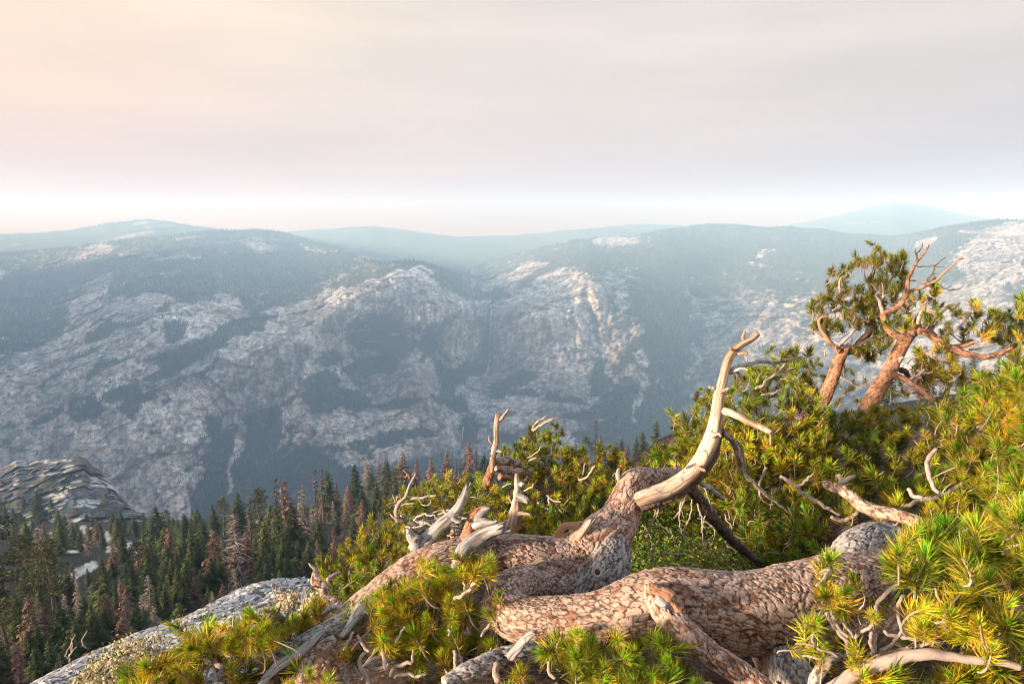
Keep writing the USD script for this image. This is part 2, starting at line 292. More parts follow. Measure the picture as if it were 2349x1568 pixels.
# (u, v, kilometres ahead)
wall_pts = [(-600, 1250, 2.3), (-600, 1000, 2.6), (-600, 800, 3.1), (-600, 650, 4.2), (-600, 560, 6.4),
  (0, 1300, 2.5), (0, 1100, 2.68), (0, 950, 2.85), (0, 830, 3.1), (0, 760, 3.5), (60, 700, 4.3), (0, 650, 4.9), (0, 600, 5.6), (0, 560, 6.6),
  (300, 1300, 2.5), (300, 1100, 2.7), (300, 950, 2.85), (300, 800, 3.1), (250, 720, 3.4), (330, 640, 4.1), (300, 600, 5.0), (300, 550, 6.4),
  (450, 1150, 2.75), (480, 1000, 2.9), (480, 850, 3.1), (480, 740, 3.35), (500, 660, 3.9), (520, 610, 4.9), (560, 530, 6.6),
  (600, 1250, 2.7), (600, 1100, 3.0), (590, 980, 3.12), (650, 900, 3.15), (680, 760, 3.35), (640, 690, 3.9), (690, 620, 5.2), (760, 560, 6.4),
  (760, 1100, 3.0), (770, 1000, 3.1), (760, 900, 3.3), (760, 700, 3.55), (800, 640, 4.0), (740, 640, 4.6), (860, 605, 4.4), (820, 590, 5.6),
  (860, 860, 3.65), (820, 780, 3.8), (900, 720, 3.75), (960, 680, 3.8), (960, 640, 3.95), (940, 600, 4.3), (1000, 620, 4.4), (1040, 700, 3.95), (1010, 760, 3.85),
  (950, 860, 3.45), (900, 900, 3.4), (1000, 900, 3.5), (1030, 830, 4.1), (970, 800, 3.9),
  (880, 1000, 3.2), (880, 1100, 3.05), (1000, 1000, 3.22), (1000, 1100, 3.1), (1060, 1000, 3.42), (1060, 940, 3.6), (1080, 1120, 3.1), (1000, 1250, 2.7),
  (1125, 800, 4.38), (1125, 700, 4.5), (1060, 740, 4.32), (1090, 850, 4.2), (1110, 900, 3.9), (1160, 760, 4.22), (1180, 690, 4.35), (1100, 668, 5.2), (1090, 630, 6.6),
  (1150, 950, 3.5), (1150, 1050, 3.25), (1250, 1050, 3.2), (1250, 950, 3.45), (1250, 880, 3.75), (1250, 780, 4.08), (1260, 690, 4.25), (1250, 640, 5.2), (1200, 600, 6.6),
  (1400, 1050, 3.3), (1400, 930, 3.55), (1390, 830, 3.95), (1380, 720, 4.2), (1370, 650, 4.4), (1400, 610, 5.4), (1400, 560, 7.0),
  (1500, 1000, 3.45), (1520, 880, 3.9), (1530, 760, 4.3), (1500, 680, 4.7), (1550, 620, 5.6), (1600, 530, 7.6),
  (1600, 950, 4.0), (1600, 850, 4.5), (1590, 760, 5.0), (1650, 820, 4.4), (1700, 740, 4.7), (1750, 800, 4.3), (1700, 660, 5.4), (1750, 600, 6.2), (1800, 540, 7.4),
  (1850, 830, 4.0), (1830, 740, 4.45), (1950, 760, 4.2), (1950, 650, 5.2), (2000, 570, 6.8), (2060, 548, 7.0),
  (2150, 850, 3.4), (2150, 720, 3.9), (2200, 650, 4.3), (2150, 560, 5.6), (2349, 850, 3.1), (2349, 700, 3.6), (2349, 600, 4.3), (2349, 520, 5.2),
  (1600, 1250, 3.0), (2200, 1100, 2.9), (3000, 1000, 2.6), (3000, 700, 3.4), (3000, 520, 5.0)]
wp = np.array(wall_pts)
_wall = RBFInterpolator(wp[:, :2] / 100.0, np.log(wp[:, 2]), kernel='thin_plate_spline', smoothing=0.02)

US = np.arange(-560, 2901, 4.0)
NR = 330
tt = np.linspace(0, 1, NR)
top = sky_line(US)
bot = np.full_like(US, 1290.0)
VV = bot[None, :] + (top - bot)[None, :] * tt[:, None] ** 0.92
UU = np.broadcast_to(US, VV.shape)
DD = 1000.0 * np.exp(_wall(np.stack([UU.ravel(), VV.ravel()], 1) / 100.0)).reshape(VV.shape)

# forest (u, v, half width, half height, tilt in degrees up to the right, strength); negative strength is bare rock
def Z4(x, y): return .3595 * x, 469.8 + .3595 * y
def Z5(x, y): return 783.6 + .3595 * x, 469.8 + .3595 * y
def Z6(x, y): return 1566.3 + .3595 * x, 469.8 + .3595 * y
spots = []
def spot(Z, x, y, a, b, rot=0, s=1.0): spots.append((*Z(x, y), a * .3595, b * .3595, rot, s))
for q in [(150, 780, 290, 130, 20), (1250, 510, 170, 90, 10), (920, 545, 130, 55, 10), (1760, 560, 240, 90, 22), (1450, 830, 250, 62, 28), (1160, 970, 190, 62, 10),
          (1050, 1070, 170, 45, 28), (610, 830, 110, 32, 15), (1090, 810, 70, 70, 0), (560, 1310, 130, 75, 0), (820, 1190, 120, 38, 8), (880, 1255, 150, 36, 24), (1350, 1380, 70, 36, 0),
          (1410, 1450, 80, 28, -30), (1690, 1480, 150, 190, 0), (1720, 1380, 60, 100, 0), (2080, 1200, 150, 130, 10), (2110, 960, 90, 55, 10), (300, 1340, 120, 26, 25),
          (470, 1240, 60, 30, 25), (760, 760, 160, 26, 15), (1020, 620, 60, 90, 60), (540, 960, 120, 18, 25), (700, 1030, 160, 16, 25), (1600, 700, 130, 40, -60), (320, 1120, 100, 18, 40),
          (1850, 1250, 60, 20, 30), (1350, 1050, 90, 18, 50)]: spot(Z4, *q)
for q in [(500, 120 + 250, 60, 30, 0, .5)]: spot(Z5, *q)
for q in [(300, 440, 330, 42, 12), (760, 520, 260, 48, -26), (950, 580, 150, 40, -10), (640, 720, 46, 150, -38), (250, 870, 230, 160, -20), (200, 1040, 170, 60, 0), (520, 900, 50, 80, -30),
          (700, 1100, 62, 130, -20), (790, 1060, 150, 55, 0), (1100, 1120, 150, 40, 10), (1090, 1200, 170, 44, 0), (480, 1250, 280, 32, 5), (300, 1490, 330, 52, 8), (70, 1240, 90, 80, 0),
          (2010, 900, 230, 520, 0, 1.1), (1800, 1420, 330, 180, 0), (1250, 1300, 110, 24, 0), (1650, 1130, 60, 110, -10), (1350, 400, 300, 90, 12, .7), (1500, 1360, 150, 30, 10), (820, 1400, 60, 150, 15, .6),
          (1900, 1200, 200, 110, 0, .8), (560, 620, 70, 26, 20), (590, 760, 40, 60, -30), (1730, 700, 30, 150, 8, .7), (1300, 1230, 260, 22, 0), (1080, 1340, 60, 16, 0)]: spot(Z5, *q)
# bottom of the valley and the dark fan of forest
spots += [(560, 1090, 95, 120, 0, 1.2), (490, 1160, 60, 60, 0, 1.2), (690, 1110, 90, 90, 0, 1.2), (640, 1160, 170, 50, 0, 1.2), (880, 1110, 200, 40, 0, 1.1), (1080, 1080, 160, 34, 0, 1.2),
          (1330, 1075, 210, 40, 0, 1.1), (1500, 1000, 110, 70, 0, 1.0), (1160, 1000, 40, 14, 0, .8)]
# bare rock
for q in [(530, 380, 290, 80, 12), (1110, 345, 230, 38, 0), (30, 500, 60, 70, 0), (430, 590, 200, 40, 22), (1680, 270, 130, 30, -20), (1650, 250, 60, 30, 0), (1960, 390, 180, 22, -10), (2050, 330, 120, 20, -20),
          (1420, 440, 100, 30, -10), (1430, 520, 90, 60, -20), (1220, 660, 160, 70, -10), (650, 560, 150, 90, 35), (900, 620, 160, 50, 10), (1850, 610, 230, 30, 20), (1600, 480, 140, 18, -10),
          (140, 680, 50, 16, 0), (530, 1490, 80, 100, 0), (830, 1430, 60, 90, -30), (1800, 1460, 14, 90, -10), (1545, 1480, 36, 110, 0), (1300, 700, 140, 60, 0), (1750, 470, 200, 16, -20)]: spot(Z4, *q, -.42 if q[1] < 700 else -1.3)
for q in [(420, 450, 120, 30, 15), (200, 510, 190, 24, 14), (470, 620, 250, 110, 0), (1000, 500, 120, 45, 15), (1180, 420, 120, 24, 22), (1330, 470, 110, 26, 25), (1200, 590, 200, 40, 16), (1450, 490, 90, 20, 25),
          (900, 640, 60, 26, 20), (490, 1090, 150, 130, 0), (700, 900, 130, 110, 0), (1300, 800, 260, 200, 0), (1500, 700, 150, 260, 0), (1790, 850, 90, 130, -30), (1930, 1000, 60, 40, -50),
          (1880, 1100, 40, 70, 10), (1900, 1210, 20, 70, -15), (1840, 1290, 12, 60, -15), (1100, 1280, 260, 44, 0), (560, 1330, 240, 70, 10), (150, 1380, 200, 70, 10), (1350, 1420, 250, 44, 0), (100, 940, 120, 40, 0),
          (170, 1150, 70, 20, 0), (870, 1110, 130, 12, 30), (1850, 1370, 26, 20, 0), (1500, 200, 240, 30, 8), (1750, 240, 140, 30, 5), (1190, 260, 60, 20, 10), (1420, 1060, 150, 100, 0)]: spot(Z5, *q, -1.3)
for q in [(270, 830, 30, 170, -30), (130, 980, 26, 160, -30), (200, 600, 70, 22, 10), (480, 650, 130, 40, 15), (500, 380, 90, 16, -10), (700, 850, 24, 120, 22), (780, 600, 60, 18, -10), (420, 760, 36, 80, -20),
          (2000, 300, 260, 150, 20), (1850, 530, 380, 70, 22), (1750, 640, 300, 60, 10), (1560, 220, 70, 24, 10), (1800, 190, 60, 16, 0), (2050, 160, 100, 16, 0), (1650, 640, 200, 40, 10),
          (900, 900, 160, 100, 0), (2000, 1000, 500, 260, 0), (540, 300, 60, 26, 15), (500, 860, 60, 60, 20)]: spot(Z6, *q, -1.3)

spots += [(50, 705, 120, 66, 25, 1.0), (120, 640, 170, 26, 12, 1.0), (330, 606, 230, 12, 0, .9), (430, 640, 70, 22, 20, .9), (560, 640, 70, 44, 0, 1.0), (690, 650, 90, 40, 20, 1.0), (640, 605, 160, 26, 0, .9), (280, 660, 60, 14, 30, .8), (60, 770, 90, 30, 35, .9),
          (545, 1000, 6, 44, -12, -1.6), (528, 1090, 6, 60, -8, -1.6), (540, 1050, 6, 40, -20, -1.6), (985, 790, 16, 60, -35, 1.1), (1015, 850, 18, 50, 30, 1.1), (1045, 920, 14, 50, 20, 1.0), (1062, 990, 11, 60, 0, .9), (1095, 885, 40, 10, 40, -1.2), (935, 640, 60, 10, 15, -1.0)]
uf, vf = UU.ravel(), VV.ravel()
P0 = at(uf, vf, DD.ravel())
veg = np.where(vf < 645, 0.5, -0.60) * sstep(0, 50, np.abs(vf - 645))
veg += np.where(uf > 1480, 0.55, 0.0) * sstep(1480, 1620, uf)
warp_u = uf + 26 * (fbm(np.stack([uf / 60, vf / 40, 0 * uf], 1), 4, 3) - .5) * 2
warp_v = vf + 18 * (fbm(np.stack([uf / 60, vf / 40, 0 * uf + 9], 1), 4, 4) - .5) * 2
for (su, sv, a, b, r, s) in spots:
    c, s_ = math.cos(math.radians(r)), math.sin(math.radians(r))
    dx, dy = warp_u - su, -(warp_v - sv)
    e = np.hypot((dx * c + dy * s_) / a, (-dx * s_ + dy * c) / b)
    w = sstep(1.35, 0.65, e)
    veg = veg * (1 - w) + s * (0.55 if 640 < sv < 1060 and su < 1480 and s > 0 else 0.9) * w
nse = fbm(P0 / np.array([90, 90, 45]), 5, 11) - .5
nse2 = fbm(P0 / np.array([28, 28, 14]), 3, 12) - .5
vegm = sstep(-0.10, 0.14, veg + 2.0 * nse + 1.9 * nse2)

# relief along the line of sight
rock = np.clip(1 - 0.75 * sstep(.2, .8, veg + nse), 0, 1)
rotd = trimesh.transformations.euler_matrix(0.25, 0.5, 0.3)[:3, :3]
f1, c1, _ = facets(P0, 260.0, 1, (1, 1, 0.7), rotd)
f2, c2, e2 = facets(P0, 95.0, 2, (1.2, 1, 0.55), rotd)
f3, c3, e3 = facets(P0, 38.0, 3, (1.2, 1, 0.5))
chute = ridged(P0 / np.array([75, 75, 620]), 3, 21)
chute_w = np.exp(-((uf - 1300) / 260) ** 2 - ((vf - 760) / 130) ** 2) + .8 * np.exp(-((uf - 680) / 130) ** 2 - ((vf - 850) / 130) ** 2) + .6 * np.exp(-((uf - 960) / 90) ** 2 - ((vf - 700) / 80) ** 2) + .12
gull = fbm(P0 / np.array([420, 420, 420]), 4, 31) - .5
scale = DD.ravel() / 3500.0
def pit(u0, v0, u1, v1, w, s):
    t_ = np.clip(((uf - u0) * (u1 - u0) + (vf - v0) * (v1 - v0)) / ((u1 - u0) ** 2 + (v1 - v0) ** 2), 0, 1)
    return s * np.exp(-((np.hypot(uf - u0 - t_ * (u1 - u0), vf - v0 - t_ * (v1 - v0))) / w) ** 2)
dep = DD.ravel() + pit(1120, 720, 1118, 830, 20, 130) + pit(985, 790, 1040, 900, 18, 120) + pit(1050, 930, 1062, 1010, 16, 90) + pit(1040, 660, 1000, 780, 16, 90) + pit(615, 960, 700, 800, 14, 60) + pit(1345, 660, 1370, 800, 10, 60) - pit(960, 650, 950, 740, 40, 70) - pit(1240, 700, 1240, 800, 60, 50) - pit(950, 850, 950, 880, 36, 70) + scale * (170 * gull + rock * (46 * f1 + 26 * f2 + 15 * f3 + 100 * chute_w * (chute - .6)) + 34 * (fbm(P0 / 30.0, 4, 41) - .5) * (0.35 + .65 * rock))
fade = sstep(1.0, 0.93, np.repeat(tt, len(US)))
dep = DD.ravel() + (dep - DD.ravel()) * (0.25 + 0.75 * fade)
# the rim of the skyline is a little rough
vfin = vf + (1 - fade) * 7 * (fbm(np.stack([uf / 45, 0 * uf, 0 * uf + 3], 1), 4, 51) - .5)
PF = at(uf, vfin, dep)
tone = np.clip(0.88 + 0.55 * (c1 - .5) + 0.30 * (c2 - .5) + .30 * (c3 - .5) + .55 * (fbm(P0 / np.array([150, 150, 260]), 4, 61) - .5) - .22 * np.exp(-(e2 / .05) ** 2), .38, 1.35)  # facet tones stand in for relief shading that sky light leaves weak
def line(u0, v0, u1, v1, w, s):
    t_ = np.clip(((uf - u0) * (u1 - u0) + (vf - v0) * (v1 - v0)) / ((u1 - u0) ** 2 + (v1 - v0) ** 2), 0, 1)
    return s * np.exp(-((np.hypot(uf - u0 - t_ * (u1 - u0), vf - v0 - t_ * (v1 - v0))) / w) ** 2)
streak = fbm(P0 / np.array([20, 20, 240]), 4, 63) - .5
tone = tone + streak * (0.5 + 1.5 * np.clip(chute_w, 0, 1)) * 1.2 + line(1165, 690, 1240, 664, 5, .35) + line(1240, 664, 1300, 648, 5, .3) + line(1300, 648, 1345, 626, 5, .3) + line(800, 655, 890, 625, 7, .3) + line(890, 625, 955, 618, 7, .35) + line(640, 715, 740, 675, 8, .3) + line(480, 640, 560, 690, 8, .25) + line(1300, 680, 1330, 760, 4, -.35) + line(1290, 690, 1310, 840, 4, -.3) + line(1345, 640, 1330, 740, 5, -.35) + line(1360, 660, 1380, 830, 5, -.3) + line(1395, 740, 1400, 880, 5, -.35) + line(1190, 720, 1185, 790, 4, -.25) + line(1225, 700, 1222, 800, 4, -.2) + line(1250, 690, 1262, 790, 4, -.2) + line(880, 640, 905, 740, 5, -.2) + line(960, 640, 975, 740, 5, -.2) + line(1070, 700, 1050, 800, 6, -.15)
# the alcove behind the falls is toned darker, a few fresh scars are paler
def blot(u, v, a, b, s): return s * np.exp(-((uf - u) / a) ** 2 - ((vf - v) / b) ** 2)
tone = np.clip(tone + blot(1114, 770, 12, 60, -.5) + blot(1150, 760, 8, 40, -.22) + blot(1130, 835, 30, 26, -.25) + blot(1066, 1010, 14, 40, -.4) + blot(1180, 690, 60, 8, .2)
               + blot(200, 1000, 30, 26, .5) + blot(300, 985, 14, 30, .55) + blot(430, 1150, 40, 50, .3) + blot(200, 800, 200, 100, .05) + blot(480, 720, 60, 26, .15)
               + blot(540, 1020, 7, 60, .5) + blot(530, 1100, 6, 50, .5), .35, 1.5)
# back side: the land goes on behind the skyline, falling away
back = [at(US, sky_line(US) + 6, dep.reshape(VV.shape)[-1] + 500), at(US, sky_line(US) + 40, dep.reshape(VV.shape)[-1] + 1400)]
VA = np.vstack([PF] + back)
rv = np.random.default_rng(6).random(len(vegm))
vegp = np.clip(vegm * (.82 + .18 * rv) + .55 * sstep(.80, 1.0, rv) * (1 - vegm) + .5 * sstep(.54, .66, fbm(P0 / np.array([22, 22, 14]), 3, 64)) * (1 - vegm), 0, 1)
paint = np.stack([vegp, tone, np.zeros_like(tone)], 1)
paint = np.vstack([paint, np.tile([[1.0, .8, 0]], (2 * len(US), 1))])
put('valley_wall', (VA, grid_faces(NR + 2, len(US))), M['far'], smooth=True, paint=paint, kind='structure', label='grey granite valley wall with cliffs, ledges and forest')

def ridge(name, pts, d_top, d_front, v_low, label, rough=5, seed=0):
    cv = curve(pts); us = np.arange(pts[0][0], pts[-1][0] + 1, 5.0); n = 44
    t = np.linspace(0, 1, n)
    tv = cv(us) + rough * (fbm(np.stack([us / 50, 0 * us, 0 * us + seed], 1), 5, seed) - .5) * 2
    v = v_low + (tv - v_low)[None, :] * (t[:, None] ** .8); u = np.broadcast_to(us, v.shape)
    d = d_front + (d_top - d_front) * t[:, None] ** 1.6 + 0 * v
    p = at(u, v, d).reshape(-1, 3)
    k = (fbm(p / 700.0, 5, seed + 5) - .5) * .10 * d.ravel() * (1 - np.repeat(t, len(us)) ** 6)
    p = at(u.ravel(), v.ravel(), d.ravel() + k)
    p = np.vstack([p, at(us, tv + 5, d_top * 1.03), at(us, tv + 30, d_top * 1.06)])
    m = sstep(-.02, .14, fbm(p / np.array([300, 300, 120]), 5, seed + 8) - (.30 if d_top < 9000 else .06))
    put(name, (p, grid_faces(n + 2, len(us))), M['far'], paint=np.stack([m, 0 * m + .7, 0 * m], 1), kind='structure', label=label)
    return us, tv, d_top
rA = ridge('hills', [(-700, 560), (-300, 545), (0, 537), (80, 534), (150, 530), (220, 516), (280, 508), (330, 505), (370, 507), (420, 515), (500, 524), (600, 533), (800, 560), (1000, 600)], 8800, 6900, 640, 'far wooded ridge at the left skyline', 4, 1)
rB = ridge('hills', [(400, 580), (560, 552), (640, 535), (700, 528), (780, 522), (850, 519), (920, 525), (1000, 537), (1060, 542), (1150, 540), (1220, 538), (1300, 530), (1400, 524), (1560, 530), (1700, 545)], 10500, 7800, 690, 'pale rounded hills far off behind the notch', 3, 2)
rC = ridge('hills', [(1000, 560), (1200, 538), (1300, 528), (1400, 519), (1480, 513), (1560, 517), (1700, 524), (1900, 540)], 11000, 10000, 600, 'faintest hill line behind the notch', 2, 3)
rD = ridge('hills', [(1500, 560), (1700, 530), (1820, 514), (1900, 499), (1960, 483), (2020, 470), (2065, 465), (2110, 470), (2170, 482), (2250, 497), (2349, 510), (2500, 520), (2700, 532)], 11500, 9000, 620, 'pale broad peak far off at the right skyline', 2, 4)

# valley floor and the outer country
def flat_sheet(name, x0, x1, y0, y1, z, nx, ny, mat_, label, amp=0, seed=0):
    x, y = np.meshgrid(np.linspace(x0, x1, nx), np.linspace(y0, y1, ny))
    p = np.stack([x.ravel(), y.ravel(), 0 * x.ravel()], 1)
    p[:, 2] = z + amp * (fbm(p / 900.0, 3, seed) - .5)
    put(name, (p, grid_faces(ny, nx)), mat_, paint=np.tile([[1.0, 1, 0]], (len(p), 1)), kind='structure', label=label)
flat_sheet('terrain', -12900, 12900, -11900, 11900, -1330, 60, 60, M['far'], 'valley floor and outer country under the hills', 60)

# added range, out of view to the left, raised to shade the lower wall
wx, wy = np.meshgrid(np.linspace(-8200, -3900, 60), np.linspace(-5200, 5600, 140))
wz = -1330 + (1330 + 420) * np.exp(-((wx + 5700 + 260 * np.sin(wy / 900)) / 1250) ** 2) * sstep(5600, 4300, wy) * sstep(-5200, -4200, wy)
WP = np.stack([wx.ravel(), wy.ravel(), wz.ravel()], 1); WP[:, 2] += 340 * (fbm(WP / 900.0, 5, 91) - .5) * np.clip((wz.ravel() + 1330) / 1200, 0, 1)
put('hills', (WP, grid_faces(*wx.shape)), M['far'], paint=np.tile([[.8, .8, 0]], (len(WP), 1)), kind='structure', label='added wooded range out of view at the left, shading the lower valley wall')

# forest on the far wall: one mass of small trees
rng = np.random.default_rng(5)
def tiny_tree(seed, n=4):
    r = np.random.default_rng(seed); V = []; F = []
    for lv in range(3):
        z0 = .1 + .27 * lv; z1 = z0 + .42; rad = (.17 - .045 * lv) * r.uniform(.85, 1.15); a0 = r.uniform(0, 6)
        k = len(V); V.append((0, 0, z1))
        for j in range(5):
            a = a0 + j * 2 * math.pi / 5; q = rad * r.uniform(.75, 1.25); V.append((q * math.cos(a), q * math.sin(a), z0 + r.uniform(-.05, .05)))
        F += [(k, k + 1 + j, k + 1 + (j + 1) % 5) for j in range(5)]
    return np.array(V), np.array(F)
tp = [(*tiny_tree(k), M['far_tree'], None) for k in range(4)]
gridP = PF.reshape(NR, len(US), 3)
# footprint per cell in the picture decides how many trees it can hold
w = np.clip(vegm.reshape(NR, len(US)) * 1.0 + 0.12, 0, 1.1)
vis = (US[None, :] > -420) & (US[None, :] < 2560) & (VV > 500)
w = w * vis
cellv = np.abs(np.gradient(VV, axis=0)); w = w * cellv
w[:-3] *= 1; w[-5:] *= 3.0
cdf = np.cumsum(w.ravel()); N = 90000
pick = np.searchsorted(cdf, rng.random(N) * cdf[-1])
r_, c_ = np.divmod(pick, len(US)); r2 = np.clip(r_ + 1, 0, NR - 1); c2_ = np.clip(c_ + 1, 0, len(US) - 1)
a, b = rng.random(N)[:, None], rng.random(N)[:, None]
pos = gridP[r_, c_] + a * (gridP[r_, c2_] - gridP[r_, c_]) + b * (gridP[r2, c_] - gridP[r_, c_])
h = rng.uniform(8, 22, N) * (0.7 + .6 * fbm(PF[pick] / 120.0, 2, 77)) * np.where(vegm[pick] > .5, 1, .6); pos[:, 2] -= 1.5
extra = []
for us, tv, dt in (rA,):
    uu = rng.uniform(-100, 620, 900); vv_ = np.interp(uu, us, tv) + rng.uniform(0, 8, 900); extra.append(at(uu, vv_, dt * rng.uniform(.985, 1.0, 900)))
pos = np.vstack([pos] + extra); h = np.concatenate([h, rng.uniform(18, 40, len(pos) - N)]); N = len(pos)
ang = rng.uniform(0, 2 * math.pi, N); wd = rng.uniform(.8, 1.3, N)
instancer('/World/forest', tp, rng.integers(0, 4, N), pos, np.stack([np.cos(ang / 2), 0 * ang, 0 * ang, np.sin(ang / 2)], 1), np.stack([h * wd, h * wd, h], 1),
          label='hazy conifer forest covering ledges and slopes of the far valley wall', category='forest')

# waterfalls: thin ribbons of water against the cliff
wall_tree = cKDTree(np.stack([uf, vfin], 1))
def ribbon(name, pts, label):
    p = np.array(pts, float); cs = np.linspace(0, 1, 60); s = np.linspace(0, 1, len(p))
    u, v, wd_ = (np.interp(cs, s, p[:, k]) for k in range(3))
    u = u + 1.2 * (fbm(np.stack([cs * 14, 0 * cs, 0 * cs], 1), 3, 7) - .5)
    wd_ = wd_ * (0.7 + .6 * fbm(np.stack([cs * 20, 0 * cs + 4, 0 * cs], 1), 3, 8))
    k = wall_tree.query(np.stack([u, v], 1), k=40)[1]; d = dep[k].min(1) - 6
    cross = []
    for j, (o, dz) in enumerate([(-1, 0), (-.4, -2.5), (.4, -2.5), (1, 0), (0, 5)]):
        cross.append(at(u + o * wd_, v, d + dz))
    V = np.stack(cross, 1).reshape(-1, 3)
    loc = V.min(0); t = thing(name, label, 'waterfall', loc)
    put('water', (V, grid_faces(60, 5, True)), M['fall'], t, origin=loc)
ribbon('waterfall', [(1128, 704, .5), (1125, 740, 1.1), (1124, 780, .9), (1122, 815, .8), (1122, 828, .9), (1118, 850, 1.4), (1112, 866, 1.0)], 'tall thin upper waterfall in the dark alcove of the central cliff')
ribbon('waterfall', [(1063, 978, 2.0), (1061, 990, .9), (1060, 1012, .6)], 'short lower waterfall at the bottom of the gully below the tall one')

# ------------------------------------------------------------------ the smoky air
def haze(z0, z1, x, y0, y1):
    b = trimesh.creation.box([2 * x, y1 - y0, z1 - z0]); b.apply_translation([0, (y0 + y1) / 2, (z0 + z1) / 2])
    m = usdkit.material(stage, '/World/Looks/smoky_air', {'v': ('principled_volume', {'color': HAZE_COL, 'density': HAZE_DENS, 'anisotropy': HAZE_G, 'absorption_color': (1.0, 1.0, 1.0)})}, [], volume='v.volume')
    pr = put('haze', (b.vertices, b.faces), m, smooth=False); tag(pr, 'even smoky air over the whole valley', None, None, 'stuff')
HAZE_COL = (0.33, 0.56, 0.94); HAZE_DENS = 1.4e-4; HAZE_G = -0.02
haze(-1400, 640, 13000, -12000, 12000)
# ------------------------------------------------------------------ the hillside below, the granite knob and the conifers
hp = np.array([(-300, 1900, 26), (200, 1900, 26), (700, 1900, 26), (1200, 1900, 26), (1900, 1900, 26), (2500, 1900, 26), (-300, 1568, 56), (0, 1568, 54), (300, 1568, 50), (600, 1568, 48), (1000, 1568, 46), (1900, 1568, 46), (2500, 1500, 46),
      (-300, 1400, 90), (0, 1400, 82), (300, 1400, 84), (600, 1400, 80), (1000, 1400, 78), (1600, 1350, 80), (2400, 1250, 80), (0, 1310, 130), (300, 1300, 132), (600, 1300, 120), (900, 1250, 125),
      (0, 1240, 250), (250, 1240, 235), (450, 1230, 220), (650, 1220, 190), (850, 1190, 185), (1000, 1150, 190), (1200, 1120, 205), (1500, 1080, 240), (1750, 1020, 230), (2000, 960, 200), (2349, 930, 170), (2600, 920, 150),
      (-300, 1230, 300), (0, 1200, 420), (300, 1195, 380), (500, 1185, 330), (700, 1160, 300), (900, 1120, 290), (1200, 1080, 290), (1500, 1045, 300), (1800, 970, 290), (2349, 880, 230)], float)
_hill = RBFInterpolator(hp[:, :2] / 100.0, np.log(hp[:, 2]), kernel='thin_plate_spline', smoothing=0.01)
def hill_d(u, v): return np.exp(_hill(np.stack(np.broadcast_arrays(np.asarray(u, float), np.asarray(v, float)), -1).reshape(-1, 2) / 100.0)).reshape(np.shape(np.asarray(u) + np.asarray(v)))
crest = curve([(-400, 1225), (0, 1200), (300, 1196), (500, 1186), (700, 1160), (900, 1120), (1200, 1080), (1500, 1046), (1800, 972), (2349, 884), (2700, 860)])
hu = np.arange(-380, 2700, 4.5); hn = 120
ht = np.linspace(0, 1, hn)
hv = 1900 + (crest(hu) - 1900)[None, :] * ht[:, None] ** .8; huu = np.broadcast_to(hu, hv.shape)
hd = hill_d(huu.ravel(), hv.ravel())
HP = at(huu.ravel(), hv.ravel(), hd)
hd2 = hd * (1 + .05 * (fbm(HP / 14.0, 4, 71) - .5))
HP = at(huu.ravel(), hv.ravel(), hd2)
cr = hd2.reshape(hv.shape)[-1]
HB = [at(hu, crest(hu) + 10, cr * 1.12), at(hu, crest(hu) + 90, cr * 1.5), at(hu, crest(hu) + 260, cr * 2.2)]
def patch(u, v, a, b, r=0):
    c, s = math.cos(math.radians(r)), math.sin(math.radians(r)); x, y = huu.ravel() - u, -(hv.ravel() - v)
    return np.exp(-(((x * c + y * s) / a) ** 2 + ((-x * s + y * c) / b) ** 2) ** 2)
bare = patch(196, 1304, 34, 12, 24) + patch(330, 1262, 34, 12, 30) + patch(275, 1255, 40, 9, 10) + patch(60, 1215, 90, 14, -14) + patch(240, 1228, 70, 12, -18) + patch(150, 1330, 40, 14, 30) + patch(640, 1215, 24, 10, 0) + patch(585, 1200, 30, 7, 0) + patch(160, 1260, 30, 8, 0)
bare = sstep(.42, .58, bare * .75 + 1.1 * (fbm(HP / np.array([7., 7, 7]), 5, 72) - .5) + .10)
fl = np.array([.030, .030, .017]) * (0.6 + .8 * fbm(HP / 3.0, 3, 73))[:, None]
gcol = np.array([.66, .61, .54]) * (0.15 + 1.6 * fbm(HP / 2.2, 5, 74))[:, None]
hpaint = fl * (1 - bare[:, None]) + gcol * bare[:, None]
put('hillside', (np.vstack([HP] + HB), grid_faces(hn + 3, len(hu))), M['hill'], paint=np.vstack([hpaint, np.tile([[.03, .03, .018]], (3 * len(hu), 1))]), kind='structure', label='forested slope falling away below the summit')

# granite knob on the left
ks = curve([(-320, 1130), (-120, 1090), (-40, 1084), (0, 1076), (22, 1064), (40, 1056), (60, 1058), (85, 1055), (130, 1051), (165, 1047), (190, 1047), (205, 1060), (230, 1078), (245, 1096), (262, 1112), (270, 1128), (300, 1160), (330, 1184), (370, 1206), (420, 1226)])
ku = np.arange(-320, 421, 2.0); kn = 150; kt = np.linspace(0, 1, kn)
kv = 1262 + (ks(ku) - 1262)[None, :] * kt[:, None] ** .85; kuu = np.broadcast_to(ku, kv.shape)
kd = 410 + 190 * (1 - (1 - kt[:, None]) ** .7) * np.clip((1262 - ks(ku)) / 200, .15, 1)[None, :] + 0 * kv
KP = at(kuu.ravel(), kv.ravel(), kd.ravel())
rotk = trimesh.transformations.euler_matrix(0, 0.55, 0.4)[:3, :3]
g1, h1, j1 = facets(KP, 34.0, 81, (1, 1, 2.0), rotk); g2, h2, j2 = facets(KP, 12.0, 82, (1, 1, 2.2), rotk)
kfade = sstep(1, .9, np.repeat(kt, len(ku)))
sk = np.stack([KP[:, 0] * .8 + KP[:, 2] * .9, KP[:, 1], KP[:, 2] * .8 - KP[:, 0] * .9], 1)
dk = kd.ravel() + kfade * (8 * g1 + 5 * g2 + 22 * (fbm(KP / 45.0, 5, 83) - .5) + 3.5 * (ridged(sk / np.array([16., 30, 70]), 4, 86) - .6))
